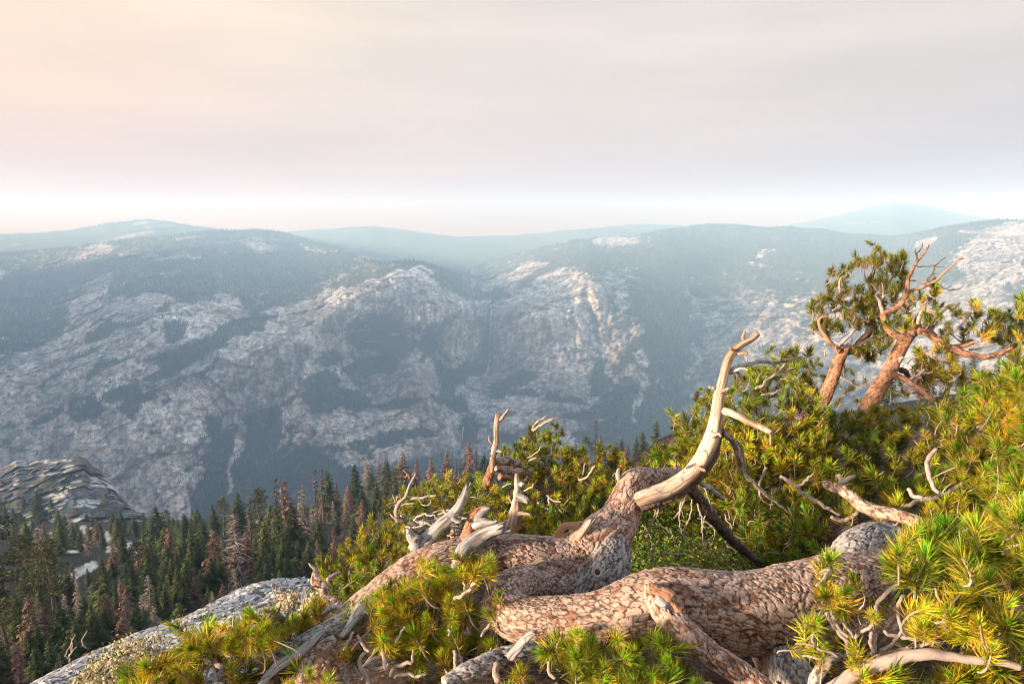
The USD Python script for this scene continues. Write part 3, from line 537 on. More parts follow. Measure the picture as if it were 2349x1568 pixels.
kt_ = fbm(sk / np.array([10., 25, 60]), 5, 87) + .35 * (fbm(KP / 6.0, 4, 88) - .5) + .10 * (h1 - .5)
kpale = sstep(.50, .60, kt_ - .03)
kmoss = sstep(.56, .64, fbm(KP / 14.0, 4, 89)) * .8
kcol = (np.array([.085, .085, .088]) * (.5 + 1.0 * fbm(KP / 4.0, 3, 90))[:, None]) * (1 - kpale[:, None]) + np.array([.46, .44, .41]) * (.7 + .6 * fbm(KP / 3.0, 3, 92))[:, None] * kpale[:, None]
kcol = kcol * (1 - .65 * np.exp(-(j2 / .07) ** 2) - .3 * np.exp(-(j1 / .04) ** 2))[:, None]
kcol = kcol * (1 - kmoss[:, None]) + np.array([.05, .058, .02]) * kmoss[:, None]
kvv = kv.ravel() + (1 - kfade) * 5 * (fbm(np.stack([kuu.ravel() / 12, 0 * kuu.ravel(), 0 * kuu.ravel()], 1), 4, 84) - .5)
KP = at(kuu.ravel(), kvv, dk)
put('granite_knob', (np.vstack([KP, at(ku, ks(ku) + 30, kd[-1] * 1.12), at(ku, ks(ku) + 200, kd[-1] * 1.3)]), grid_faces(kn + 2, len(ku))), M['knob'], paint=np.vstack([kcol, np.tile([[.1, .1, .1]], (2 * len(ku), 1))]), kind='structure', label='dark streaked granite knob at the left edge')

# ---- conifers
def cone_trunk(h, r0, lean, seed, sides=6, col=(.09, .065, .05)):
    r = np.random.default_rng(seed); z = np.linspace(-.05, h, 7); ph = r.uniform(0, 6)
    V = []
    for k, q in enumerate(z):
        rad = max(r0 * (1 - q / (h * 1.02)), .0008); cx, cy = lean * q * q * math.cos(ph), lean * q * q * math.sin(ph)
        V += [(cx + rad * math.cos(a), cy + rad * math.sin(a), q) for a in np.arange(sides) * 2 * math.pi / sides]
    return np.array(V), grid_faces(7, sides, True), np.tile([col], (7 * sides, 1))

def feather_crown(seed, w, zb, n, col_in, col_tip, keep=1.0, power=.85, droop=.25, ragged=.35, top=1.0):
    r = np.random.default_rng(seed); V = []; F = []; C = []
    for i in range(n):
        z = zb + (top - zb) * (i + r.random()) / n
        f = (z - zb) / (1 - zb)
        L = w * (max(1 - f, 0) ** power) * r.uniform(1 - ragged, 1 + ragged * .6) * min(1, .55 + 2.2 * f) + .012
        if r.random() > keep: continue
        a = r.uniform(0, 2 * math.pi); dr = droop * r.uniform(.5, 1.5)
        u = np.array([math.cos(a), math.sin(a), 0]); s = np.array([-u[1], u[0], 0]); m = max(4, int(L / .017))
        dk = r.uniform(.75, 1.25)
        for k in range(m):
            t0 = (k + .2) / m; t1 = min(1.06, t0 + 1.5 / m); side = 1 if k % 2 else -1
            p = u * L * t0 + np.array([0, 0, z + .25 * L * t0 - dr * L * t0 * t0 * 1.6])
            ln = (.42 * L * (1 - .72 * t0) + .010) * r.uniform(.6, 1.3)
            q = p + u * ln * .75 + side * s * ln * r.uniform(.5, .9) + np.array([0, 0, -ln * r.uniform(.1, .6)])
            e = u * L * t1 + np.array([0, 0, z + .25 * L * t1 - dr * L * t1 * t1 * 1.6 + r.uniform(-.004, .004)])
            b = len(V); V += [p - np.array([0, 0, .006]), q, e, p + s * side * .004 + np.array([0, 0, .010])]
            F += [(b, b + 1, b + 2), (b + 3, b + 1, b + 2)]
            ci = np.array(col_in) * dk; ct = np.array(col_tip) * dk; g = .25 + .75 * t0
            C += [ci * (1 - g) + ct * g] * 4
    return np.array(V), np.array(F), np.array(C)

def bare_branches(seed, w, zb, n, col, r0=.0022, top=1.0):
    r = np.random.default_rng(seed); V = []; F = []; C = []
    for i in range(n):
        z = zb + (top - zb) * (i + r.random()) / n; f = (z - zb) / (1 - zb)
        L = w * (1 - f) ** .7 * r.uniform(.5, 1.2) + .015; a = r.uniform(0, 2 * math.pi); u = np.array([math.cos(a), math.sin(a), 0]); s = np.array([-u[1], u[0], 0])
        pts = [np.array([0, 0, z]), u * L * .5 + [0, 0, z - .05 * L], u * L + s * L * r.uniform(-.3, .3) + [0, 0, z - L * r.uniform(.1, .6)]]
        b = len(V)
        for k, p in enumerate(pts):
            rad = r0 * (1 - .4 * k)
            V += [p + rad * s, p - rad * s * .5 + [0, 0, rad], p - rad * s * .5 - [0, 0, rad]]
        F += (grid_faces(3, 3, True) + b).tolist(); C += [col] * 9
    return np.array(V), np.array(F), np.array(C)

def clump_crown(seed, w, zb, n, col_in, col_tip):
    r = np.random.default_rng(seed); V = []; F = []; C = []
    for i in range(n):
        z = zb + (1 - zb) * (i + r.random()) / n; f = (z - zb) / (1 - zb)
        L = w * min(1, .12 + 1.25 * (1 - f)) * min(1, .5 + 2.5 * f) * r.uniform(.3, 1.1); a = r.uniform(0, 6.283)
        c = np.array([math.cos(a) * L, math.sin(a) * L, z + .12 * L]); rad = r.uniform(.028, .05); dk = r.uniform(.7, 1.3)
        for k in range(34):
            d = r.normal(0, 1, 3); d /= np.linalg.norm(d); d[2] *= .6
            p = c + d * rad * r.uniform(.3, 1); e = np.cross(d, r.normal(0, 1, 3)); e /= np.linalg.norm(e) + 1e-9
            b = len(V); V += [p - e * .006, p + e * .006, p + d * rad * .55 + [0, 0, .006]]; F.append((b, b + 1, b + 2))
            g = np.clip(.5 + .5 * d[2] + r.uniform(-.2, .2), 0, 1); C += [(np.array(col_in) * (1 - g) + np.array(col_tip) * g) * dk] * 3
    return np.array(V), np.array(F), np.array(C)

GI, GT = (.020, .028, .012), (.078, .098, .028)
KINDS = {}
def kind_(name, trunk, parts): KINDS.setdefault(name, []).append((trunk, parts))
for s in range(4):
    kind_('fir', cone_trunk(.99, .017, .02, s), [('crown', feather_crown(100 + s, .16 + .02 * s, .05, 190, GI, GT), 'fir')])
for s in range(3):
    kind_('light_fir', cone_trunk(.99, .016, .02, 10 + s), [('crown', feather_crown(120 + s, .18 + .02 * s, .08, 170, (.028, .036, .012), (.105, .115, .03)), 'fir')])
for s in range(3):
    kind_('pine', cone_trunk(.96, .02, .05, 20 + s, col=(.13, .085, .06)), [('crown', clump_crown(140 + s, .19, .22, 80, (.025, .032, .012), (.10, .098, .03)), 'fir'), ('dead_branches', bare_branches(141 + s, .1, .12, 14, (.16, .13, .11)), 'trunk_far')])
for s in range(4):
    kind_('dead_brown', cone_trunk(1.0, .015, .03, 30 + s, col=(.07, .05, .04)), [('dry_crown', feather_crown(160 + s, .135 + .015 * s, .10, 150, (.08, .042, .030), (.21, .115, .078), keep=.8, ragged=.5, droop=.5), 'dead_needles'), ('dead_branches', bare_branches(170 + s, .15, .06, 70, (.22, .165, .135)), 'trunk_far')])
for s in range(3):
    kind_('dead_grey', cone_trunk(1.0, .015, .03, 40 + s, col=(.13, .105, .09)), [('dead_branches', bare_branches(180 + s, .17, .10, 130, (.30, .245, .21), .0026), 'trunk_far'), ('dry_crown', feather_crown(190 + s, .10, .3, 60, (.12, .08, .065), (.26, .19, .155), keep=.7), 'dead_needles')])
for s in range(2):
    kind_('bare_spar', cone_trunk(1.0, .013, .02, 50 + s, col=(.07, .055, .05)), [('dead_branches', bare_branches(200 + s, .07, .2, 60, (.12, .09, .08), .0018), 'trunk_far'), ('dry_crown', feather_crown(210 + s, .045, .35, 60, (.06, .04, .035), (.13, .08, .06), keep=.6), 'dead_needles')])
WORDS = {'fir': ('dark green fir', 'conifer', 'fir_tree'), 'light_fir': ('yellow-green fir', 'conifer', 'fir_tree'), 'pine': ('open-crowned green pine', 'conifer', 'pine_tree'),
         'dead_brown': ('rust-brown dead conifer', 'dead conifer', 'dead_conifer'), 'dead_grey': ('grey bare-branched dead conifer', 'dead conifer', 'dead_conifer'), 'bare_spar': ('thin dark dead conifer', 'dead conifer', 'dead_conifer')}
UsdGeom.Scope.Define(stage, '/World/Looks/kinds')
protos = {}
for kn_, lst in KINDS.items():
    for i, (tr, parts) in enumerate(lst):
        path = f'/World/Looks/kinds/{kn_}_{i:03d}'
        c = stage.CreateClassPrim(path)
        for nm, (v, f, col), mt in [('trunk', tr, 'trunk_far')] + parts:
            m = usdkit.mesh(stage, f'{path}/{nm}', (v, f), M[mt], smooth=False); UsdGeom.PrimvarsAPI(m).CreatePrimvar('paint', T.Color3fArray, 'vertex').Set(Vt.Vec3fArray.FromNumpy(col.astype(np.float32)))
        protos.setdefault(kn_, []).append(path)

def A(x, y0, y1, k): return (.4009 * x, 939.6 + .4009 * y0, 939.6 + .4009 * y1, k)
def B(x, y0, y1, k): return (783.6 + .4009 * x, 939.6 + .4009 * y0, 939.6 + .4009 * y1, k)
trees = [A(30, 610, 1060, 'pine'), A(170, 725, 1070, 'pine'), A(265, 790, 1140, 'pine'), A(315, 745, 1150, 'pine'), A(230, 470, 640, 'fir'), A(510, 665, 850, 'dead_grey'), A(685, 615, 800, 'light_fir'),
  A(400, 905, 1090, 'fir'), A(508, 905, 1000, 'fir'), A(465, 970, 1220, 'dead_grey'), A(210, 1050, 1450, 'dead_brown'), A(50, 985, 1140, 'dead_grey'), A(60, 1090, 1440, 'pine'), A(660, 755, 940, 'dead_brown'),
  A(768, 685, 790, 'dead_grey'), A(595, 855, 1010, 'fir'), A(622, 915, 1200, 'fir'), A(910, 555, 810, 'fir'), A(800, 755, 1010, 'pine'), A(985, 675, 940, 'dead_brown'), A(1068, 595, 810, 'fir'), A(1133, 585, 800, 'light_fir'),
  A(1035, 900, 1120, 'light_fir'), A(875, 945, 1260, 'dead_grey'), A(708, 965, 1160, 'dead_brown'), A(540, 1110, 1320, 'light_fir'), A(740, 1060, 1260, 'dead_grey'), A(1230, 545, 730, 'fir'), A(1285, 508, 720, 'pine'),
  A(1248, 685, 1060, 'dead_brown'), A(1375, 478, 720, 'fir'), A(1368, 590, 1020, 'dead_grey'), A(1447, 478, 870, 'bare_spar'), A(1500, 455, 760, 'pine'), A(1530, 640, 910, 'light_fir'), A(1605, 388, 840, 'bare_spar'),
  A(1650, 410, 790, 'dead_brown'), A(1692, 555, 910, 'light_fir'), A(1745, 430, 810, 'dead_grey'), A(1820, 338, 740, 'bare_spar'), A(1856, 338, 680, 'bare_spar'), A(1886, 348, 640, 'fir'), A(1930, 408, 560, 'dead_brown'),
  A(1440, 845, 990, 'dead_brown'), A(1200, 880, 1060, 'dead_brown'), A(1715, 745, 960, 'fir'), A(1775, 755, 960, 'fir'), A(1835, 640, 900, 'light_fir'), A(380, 1115, 1420, 'fir'), A(340, 1165, 1380, 'fir'), A(1085, 855, 1110, 'fir'),
  A(20, 1290, 1580, 'light_fir'), A(985, 905, 1110, 'fir'), A(945, 930, 1100, 'light_fir'), A(1120, 960, 1130, 'dead_brown'), A(860, 850, 1060, 'fir'), A(770, 960, 1180, 'fir'), A(1040, 770, 960, 'fir'), A(1420, 700, 930, 'dead_brown'), A(1600, 560, 860, 'fir'), A(1560, 540, 820, 'light_fir'),
  A(700, 1150, 1330, 'light_fir'), A(620, 1140, 1340, 'light_fir'), A(450, 1200, 1430, 'light_fir'), A(120, 1330, 1570, 'dead_brown'), A(160, 640, 790, 'light_fir'), A(90, 560, 690, 'fir'), A(130, 610, 740, 'pine'), A(545, 620, 730, 'fir'), A(590, 690, 800, 'fir'), A(430, 660, 800, 'fir'), A(380, 600, 720, 'light_fir'), A(10, 470, 560, 'dead_brown'), A(40, 540, 640, 'light_fir'),
  B(45, 425, 590, 'dead_brown'), B(85, 318, 570, 'fir'), B(150, 265, 460, 'dead_grey'), B(170, 328, 460, 'fir'), B(215, 278, 440, 'dead_grey'), B(262, 278, 420, 'fir'), B(355, 238, 440, 'dead_brown'), B(430, 278, 450, 'dead_brown'),
  B(515, 275, 430, 'dead_brown'), B(603, 232, 410, 'dead_brown'), B(632, 265, 400, 'dead_grey'), B(662, 278, 390, 'bare_spar'), B(683, 282, 380, 'bare_spar'), B(730, 178, 390, 'dead_brown'), B(775, 212, 370, 'dead_grey'), B(815, 258, 370, 'fir'), B(315, 340, 520, 'pine'),
  B(120, 445, 640, 'fir'), B(200, 400, 580, 'light_fir'), B(255, 410, 560, 'light_fir'), B(1450, 58, 260, 'bare_spar'), B(1395, 152, 260, 'pine'), B(1480, 148, 260, 'dead_brown'), B(1335, 190, 270, 'dead_brown'), B(1790, 62, 350, 'fir'), B(1682, 155, 320, 'fir'), B(1716, 123, 280, 'fir'),
  B(1630, 190, 320, 'dead_brown'), B(1600, 168, 290, 'fir'), B(1570, 185, 290, 'light_fir'), B(1845, 180, 350, 'light_fir'), B(1840, 250, 380, 'dead_grey'), B(1760, 200, 350, 'fir')]
def R7(x, y0, y1, k): return (1832.2 + .22 * x, 545 + .22 * y0, 545 + .22 * y1, k)
trees += [R7(1260, 1130, 1560, 'dead_brown'), R7(1330, 1200, 1600, 'fir'), R7(1780, 1230, 1640, 'light_fir'), R7(2040, 1250, 1640, 'light_fir'), R7(1900, 1330, 1640, 'dead_grey'), R7(1560, 1260, 1600, 'dead_grey'), R7(2150, 1300, 1650, 'fir'), R7(50, 1350, 1600, 'dead_brown'), R7(900, 1250, 1600, 'fir'), R7(1680, 1290, 1600, 'fir')]
rng = np.random.default_rng(99)
def too_close(u, v0, px=7): return any(abs(u - q[0]) < px and abs(v0 - q[1]) < 16 for q in trees)
# the rest of the stand: smaller trees filling in between and behind
fill = 0
while fill < 240:
    u = rng.uniform(-60, 1120); lo = np.interp(u, [-60, 300, 600, 800, 1120], [1235, 1225, 1205, 1170, 1100]); vb = lo + (1 if u < 880 else .5) * rng.uniform(0, 1) ** .9 * (np.interp(u, [0, 300, 500, 700, 900, 1120], [1640, 1540, 1460, 1380, 1240, 1140]) - lo)
    h = np.interp(vb, [1100, 1250, 1400, 1640], [42, 62, 88, 125]) * rng.uniform(.6, 1.15)
    if too_close(u, vb - h) or abs(u - 200) < 44 and abs(vb - 1312) < 34 or abs(u - 325) < 28 and abs(vb - 1272) < 24: continue
    dead = fbm(np.array([[u / 130, vb / 130, 3.0]]), 2, 5)[0] > .52
    trees.append((u, vb - h, vb, rng.choice(['dead_brown', 'dead_grey', 'bare_spar', 'fir', 'light_fir'], p=[.38, .22, .12, .15, .13] if dead else [.07, .06, .06, .51, .30]))); fill += 1
for _ in range(34):
    u = rng.uniform(20, 470); vb = np.interp(u, [0, 470], [1232, 1206]) + rng.uniform(0, 26); trees.append((u, vb - rng.uniform(30, 52), vb, rng.choice(['fir', 'light_fir', 'dead_brown', 'pine'], p=[.45, .3, .1, .15])))
n_before = len(trees)
for _ in range(16):
    u = rng.uniform(-40, 330); vb = rng.uniform(1150, 1225) + max(0, (u - 200) * .1)
    if vb < ks(u) + 25: continue
    trees.append((u, vb - rng.uniform(16, 34), vb, rng.choice(['fir', 'light_fir', 'pine'])))

def zone(u, vb, on_knob):
    if on_knob: return 'standing on the dark granite knob'
    if u > 1850: return 'behind the two upright pines'
    if u > 1560: return 'behind the curved bleached limb'
    if u > 1290: return 'beyond the thicket right of the stump'
    if u > 1000: return 'in the row left of the stump'
    if u > 770: return 'above the twiggy dead bush'
    if u > 560: return 'behind the crest of the pale slab' if vb > 1270 else 'on the slope skyline behind the slab'
    if u > 360: return 'in the tall stand left of the slab' if vb > 1270 else 'at the top of the middle slope'
    if u > 140: return 'beside and below the pale rock ledge' if vb > 1330 else 'between the rock ledge and the granite knob'
    return 'at the lower left edge below the knob' if vb > 1380 else 'at the left edge under the knob'
n_knob = len(trees) - n_before
rows = []
for j, (u, v0, vb, k) in enumerate(trees):
    on_knob = u < 340 and vb < 1232 and j >= len(trees) - n_knob
    if on_knob:
        i = np.argmin((kuu.ravel() - u) ** 2 + (kvv - vb) ** 2); base = KP[i]
    else:
        vb = max(vb, float(crest(u)) + 2)
        base = at(u, vb, float(hill_d(u, vb)))
    h = (vb - v0) * project(base)[2] / FPX
    for _ in range(3):
        h *= (vb - v0) / (project(base)[1] - project(base + [0, 0, h])[1])
    rows.append((zone(u, vb, on_knob), k, u, base, h))
ORD = ['leftmost', 'second from left', 'third from left', 'fourth from left', 'fifth from left', 'sixth from left', 'seventh from left', 'eighth from left', 'ninth from left', 'tenth from left', 'eleventh from left', 'twelfth from left', 'thirteenth from left', 'fourteenth from left', 'fifteenth from left']
def sized(k, u, h, base):   # size word within a zone
    return WORDS[k][0]
from collections import defaultdict
cells = defaultdict(list)
for r_ in rows: cells[(r_[0], r_[1])].append(r_)
rng = np.random.default_rng(123)
for (z, k), lst in sorted(cells.items(), key=lambda x: str(x[0])):
    lst.sort(key=lambda r: r[2])
    med = np.median([r[4] for r in lst])
    for half, sub in (('taller', [r for r in lst if r[4] >= med]), ('shorter', [r for r in lst if r[4] < med])):
        for i, (_, _, u, base, h) in enumerate(sub):
            if len(lst) == 1: lab = f'{WORDS[k][0]} {z}, the only such one'
            elif len(sub) == 1: lab = f'{half} {WORDS[k][0]} {z}'
            else: lab = f'{half} {WORDS[k][0]}, {ORD[min(i, 14)] if i < len(sub) - 1 or i > 14 else "rightmost"} {z}'
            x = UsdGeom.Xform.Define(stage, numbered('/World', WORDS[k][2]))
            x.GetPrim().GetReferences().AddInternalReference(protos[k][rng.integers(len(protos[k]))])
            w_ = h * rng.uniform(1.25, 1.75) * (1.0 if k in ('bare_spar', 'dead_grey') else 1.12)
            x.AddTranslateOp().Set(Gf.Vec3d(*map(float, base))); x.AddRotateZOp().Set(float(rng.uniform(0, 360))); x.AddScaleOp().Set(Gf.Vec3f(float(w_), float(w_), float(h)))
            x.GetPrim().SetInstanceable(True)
            tag(x.GetPrim(), lab, WORDS[k][1], WORDS[k][0] + 's on the forested slope')
# ------------------------------------------------------------------ near ground and the pale granite slab
gp = np.array([(1.5, 2.2, -1.80), (0.3, 2.4, -1.92), (-.6, 2.7, -2.2), (-1.5, 3.0, -2.65), (-2.4, 3.0, -3.1), (-3.6, 3, -3.6), (2.2, 4, -2.0), (1, 4.5, -2.25), (0, 4.5, -2.6), (-1.0, 4.2, -2.85), (-1.6, 5, -3.3), (-2.6, 6.0, -4.2), (3, 7.3, -2.25), (5, 9, -2.3), (2, 8, -2.6),
      (0.5, 8, -3.3), (-1, 7, -4.0), (-3, 8, -5.2), (4, 2, -1.75), (7, 5, -1.9), (0, 1, -1.85), (3, 0, -1.75), (-3, 0, -2.2), (0, -4, -1.8), (9, 10, -2.4), (0, 12, -5.2), (5, 12, -3.4), (10, 13, -3.0), (-5, 0, -3), (-5, 12, -8)], float)
# under the thickets the ground lies lower
low = np.array([(740, 1340, 4.5), (860, 1360, 4.0), (900, 1188, 5.2), (1060, 1080, 6.9), (1250, 1180, 5.6), (1270, 1230, 4.9), (1000, 1230, 5.0), (1160, 1030, 7.3), (1250, 985, 7.4), (1400, 1030, 6.9), (1420, 1100, 6.2), (1330, 1150, 5.6), (1300, 1240, 4.7),
      (1540, 965, 6.6), (1700, 880, 6.4), (1860, 960, 6.0), (1860, 1120, 4.9), (1600, 1140, 5.4), (1500, 1150, 5.6), (1600, 1250, 4.9), (1760, 1300, 4.5), (1500, 1310, 4.5), (1700, 1050, 5.4), (1480, 1030, 7.4), (1500, 1000, 8.6), (1560, 960, 8.6), (1650, 930, 7.6), (1800, 900, 7.0), (1900, 960, 6.6), (2080, 985, 6.3), (2200, 960, 6.3), (1900, 1250, 4.2), (2000, 1000, 5.6), (2200, 1050, 4.5), (2349, 1000, 3.9), (2100, 1180, 3.8)], float)
lowp = at(low[:, 0], low[:, 1], low[:, 2]) - EYE - [0, 0, .42]
lowp = np.vstack([lowp, at(np.array([2000, 2150, 2300, 1900]), np.array([945., 940, 930, 945]), np.array([8.8, 8.8, 8.4, 8.8])) - EYE - [0, 0, .9]])
gp = np.vstack([gp[[0, 1, 2, 3, 4, 5, 6, 14, 15, 16, 17, 18, 19, 20, 21, 22, 23, 24, 25, 26, 27, 28, 29]], lowp])
_ground = RBFInterpolator(gp[:, :2], gp[:, 2], kernel='thin_plate_spline', smoothing=.02)
def ground_z(x, y): return EYE[2] + _ground(np.stack(np.broadcast_arrays(np.asarray(x, float), np.asarray(y, float)), -1).reshape(-1, 2)).reshape(np.shape(np.asarray(x) + np.asarray(y)))
gx, gy = np.meshgrid(np.arange(-5, 10.01, .05), np.arange(-4, 12.01, .05)); gz = ground_z(gx, gy)
GP = np.stack([gx.ravel(), gy.ravel(), gz.ravel()], 1)
GP[:, 2] += .10 * (fbm(GP * 1.7, 4, 201) - .5) + .03 * (fbm(GP * 9, 3, 202) - .5)
edge = np.maximum(sstep(10, 12, GP[:, 1]), sstep(-4, -5, GP[:, 0])); GP[:, 2] -= 6 * edge
put('ground', (GP, grid_faces(gx.shape[0], gx.shape[1])), M['soil'], kind='structure', label='gravel and needle litter under the pines')

rows_ = [  # beyond the crest, the crest, the upper face, the middle, the foot under the shrubs
 [(-240, 1720, 3.9), (-60, 1660, 4.5), (60, 1640, 5.0), (200, 1590, 5.8), (330, 1530, 6.4), (430, 1495, 6.8), (520, 1450, 7.2), (600, 1420, 7.6), (660, 1410, 7.8), (720, 1400, 7.7), (790, 1400, 7.5)],
 [(-240, 1660, 3.6), (-60, 1600, 4.1), (60, 1568, 4.5), (200, 1505, 5.0), (330, 1450, 5.5), (430, 1414, 5.9), (520, 1366, 6.3), (600, 1334, 6.6), (660, 1321, 6.8), (715, 1323, 6.8), (780, 1345, 6.6)],
 [(-240, 1690, 3.4), (-60, 1640, 3.8), (70, 1600, 4.1), (215, 1530, 4.6), (345, 1478, 5.0), (450, 1440, 5.3), (540, 1396, 5.7), (620, 1362, 6.0), (680, 1347, 6.2), (730, 1350, 6.2), (790, 1372, 6.0)],
 [(-240, 1740, 3.1), (-60, 1700, 3.4), (90, 1660, 3.6), (240, 1580, 4.1), (380, 1525, 4.4), (490, 1478, 4.7), (580, 1434, 5.0), (660, 1398, 5.3), (715, 1380, 5.5), (755, 1385, 5.5), (800, 1410, 5.3)],
 [(-240, 1840, 2.6), (-60, 1800, 2.9), (110, 1760, 3.1), (270, 1680, 3.5), (420, 1610, 3.8), (540, 1550, 4.1), (630, 1500, 4.4), (700, 1450, 4.8), (750, 1425, 5.0), (780, 1430, 5.0), (820, 1450, 4.8)]]
ctrl = np.array([[at(*q) for q in r] for r in rows_])
su = np.linspace(0, 10, 420); sv_ = np.linspace(0, 4, 190)
SP = CubicSpline(np.arange(11), ctrl, axis=1)(su); SP = CubicSpline(np.arange(5), SP, axis=0)(sv_)
SPf = SP.reshape(-1, 3)
nx_ = np.cross(np.gradient(SP, axis=1), np.gradient(SP, axis=0)); nx_ /= np.linalg.norm(nx_, axis=2, keepdims=True); nx_ = nx_.reshape(-1, 3)
if nx_[:, 2].mean() < 0: nx_ = -nx_
ax = (ctrl[1, 8] - ctrl[1, 2]); ax /= np.linalg.norm(ax); ay = np.array([-ax[1], ax[0], 0])
along = np.stack([SPf @ ax * .55, SPf @ ay * 2.2, SPf[:, 2] * 2.2], 1)
rel = .16 * (fbm(along * 1.1, 5, 211) - .5) + .055 * (ridged(along * 2.6, 4, 212) - .6) + .03 * (fbm(SPf * 11, 4, 213) - .5)
w1 = sstep(.62, .66, fbm(along * .9 + 5, 3, 214)); rel -= .07 * w1
gr_ = np.abs(fbm(along * np.array([.5, 1.6, 1.6]) + 9, 3, 217) - .5); rel -= .07 * (1 - sstep(.0, .018, gr_)); gr2 = np.abs(fbm(SPf * 1.3 + 3, 3, 218) - .5); rel -= .04 * (1 - sstep(.0, .012, gr2))
pits = fbm(SPf * 22, 2, 215); rel -= .022 * sstep(.60, .72, pits)
put('granite_slab', (SPf + nx_ * rel[:, None], grid_faces(190, 420)), M['slab'], kind='structure', label='pale lichened granite slab sloping down at the lower left')

# ------------------------------------------------------------------ wood
def path_of(ctrl_, step):
    """(u, v, depth, width in picture points) or with the last two left out -> dense centre line and radius."""
    c = np.array(ctrl_, float)
    p = at(c[:, 0], c[:, 1], c[:, 2]); r = c[:, 3] / 2 * c[:, 2] / FPX
    s = np.concatenate([[0], np.cumsum(np.linalg.norm(np.diff(p, axis=0), axis=1))])
    n = max(4, int(s[-1] / step) + 1); t = np.linspace(0, s[-1], n)
    q = CubicSpline(s, p)(t) if len(c) > 2 else np.stack([np.interp(t, s, p[:, k]) for k in range(3)], 1)
    return q, PchipInterpolator(s, r)(t) if len(c) > 2 else np.interp(t, s, r), t

def bark_relief(g, size, seed, stretch=1.75):
    r = np.random.default_rng(seed)
    q = g / np.array([1, 1, stretch]) / size
    ext = np.ptp(q, axis=0); n = int(len(q))
    want = int(min(n * .3, max(12, _area[0] / (size * size * stretch) * 1.05)))
    seeds = q[r.choice(n, want, replace=False)] + r.normal(0, .12, (want, 3))
    w = .42 * (np.stack([fbm(q * 2.1 + k * 7, 4, seed + k) for k in range(3)], 1) - .5) * 2
    d, i = cKDTree(seeds).query(q + w, k=2)
    rnd = r.random(want)[i[:, 0]]; tl = r.normal(0, .6, (want, 3))[i[:, 0]]
    gap = d[:, 1] - d[:, 0]
    wid = .06 + .30 * fbm(q * .6 + 3, 2, seed + 9)
    crack = 1 - sstep(.015, wid, gap)
    loc = np.clip(np.einsum('ij,ij->i', q + w - seeds[i[:, 0]], tl), -1, 1)
    # thin flakes on each plate
    q2 = q * 2.3 + w; m2 = min(n - 1, want * 5); s2 = q2[r.choice(n, m2, replace=False)]; d2, i2 = cKDTree(s2).query(q2, k=2); g2 = 1 - sstep(.03, .22, d2[:, 1] - d2[:, 0]); r2 = r.random(m2)[i2[:, 0]]
    lift = .45 + .45 * rnd + .35 * loc + .22 * (r2 - .5) - .16 * g2
    return lift * (1 - .9 * crack) - .25 * crack, np.clip(crack * .95 + .35 * g2 * (1 - crack), 0, 1), np.clip(rnd * .75 + .1 + .2 * loc + .35 * (r2 - .5), 0, 1)

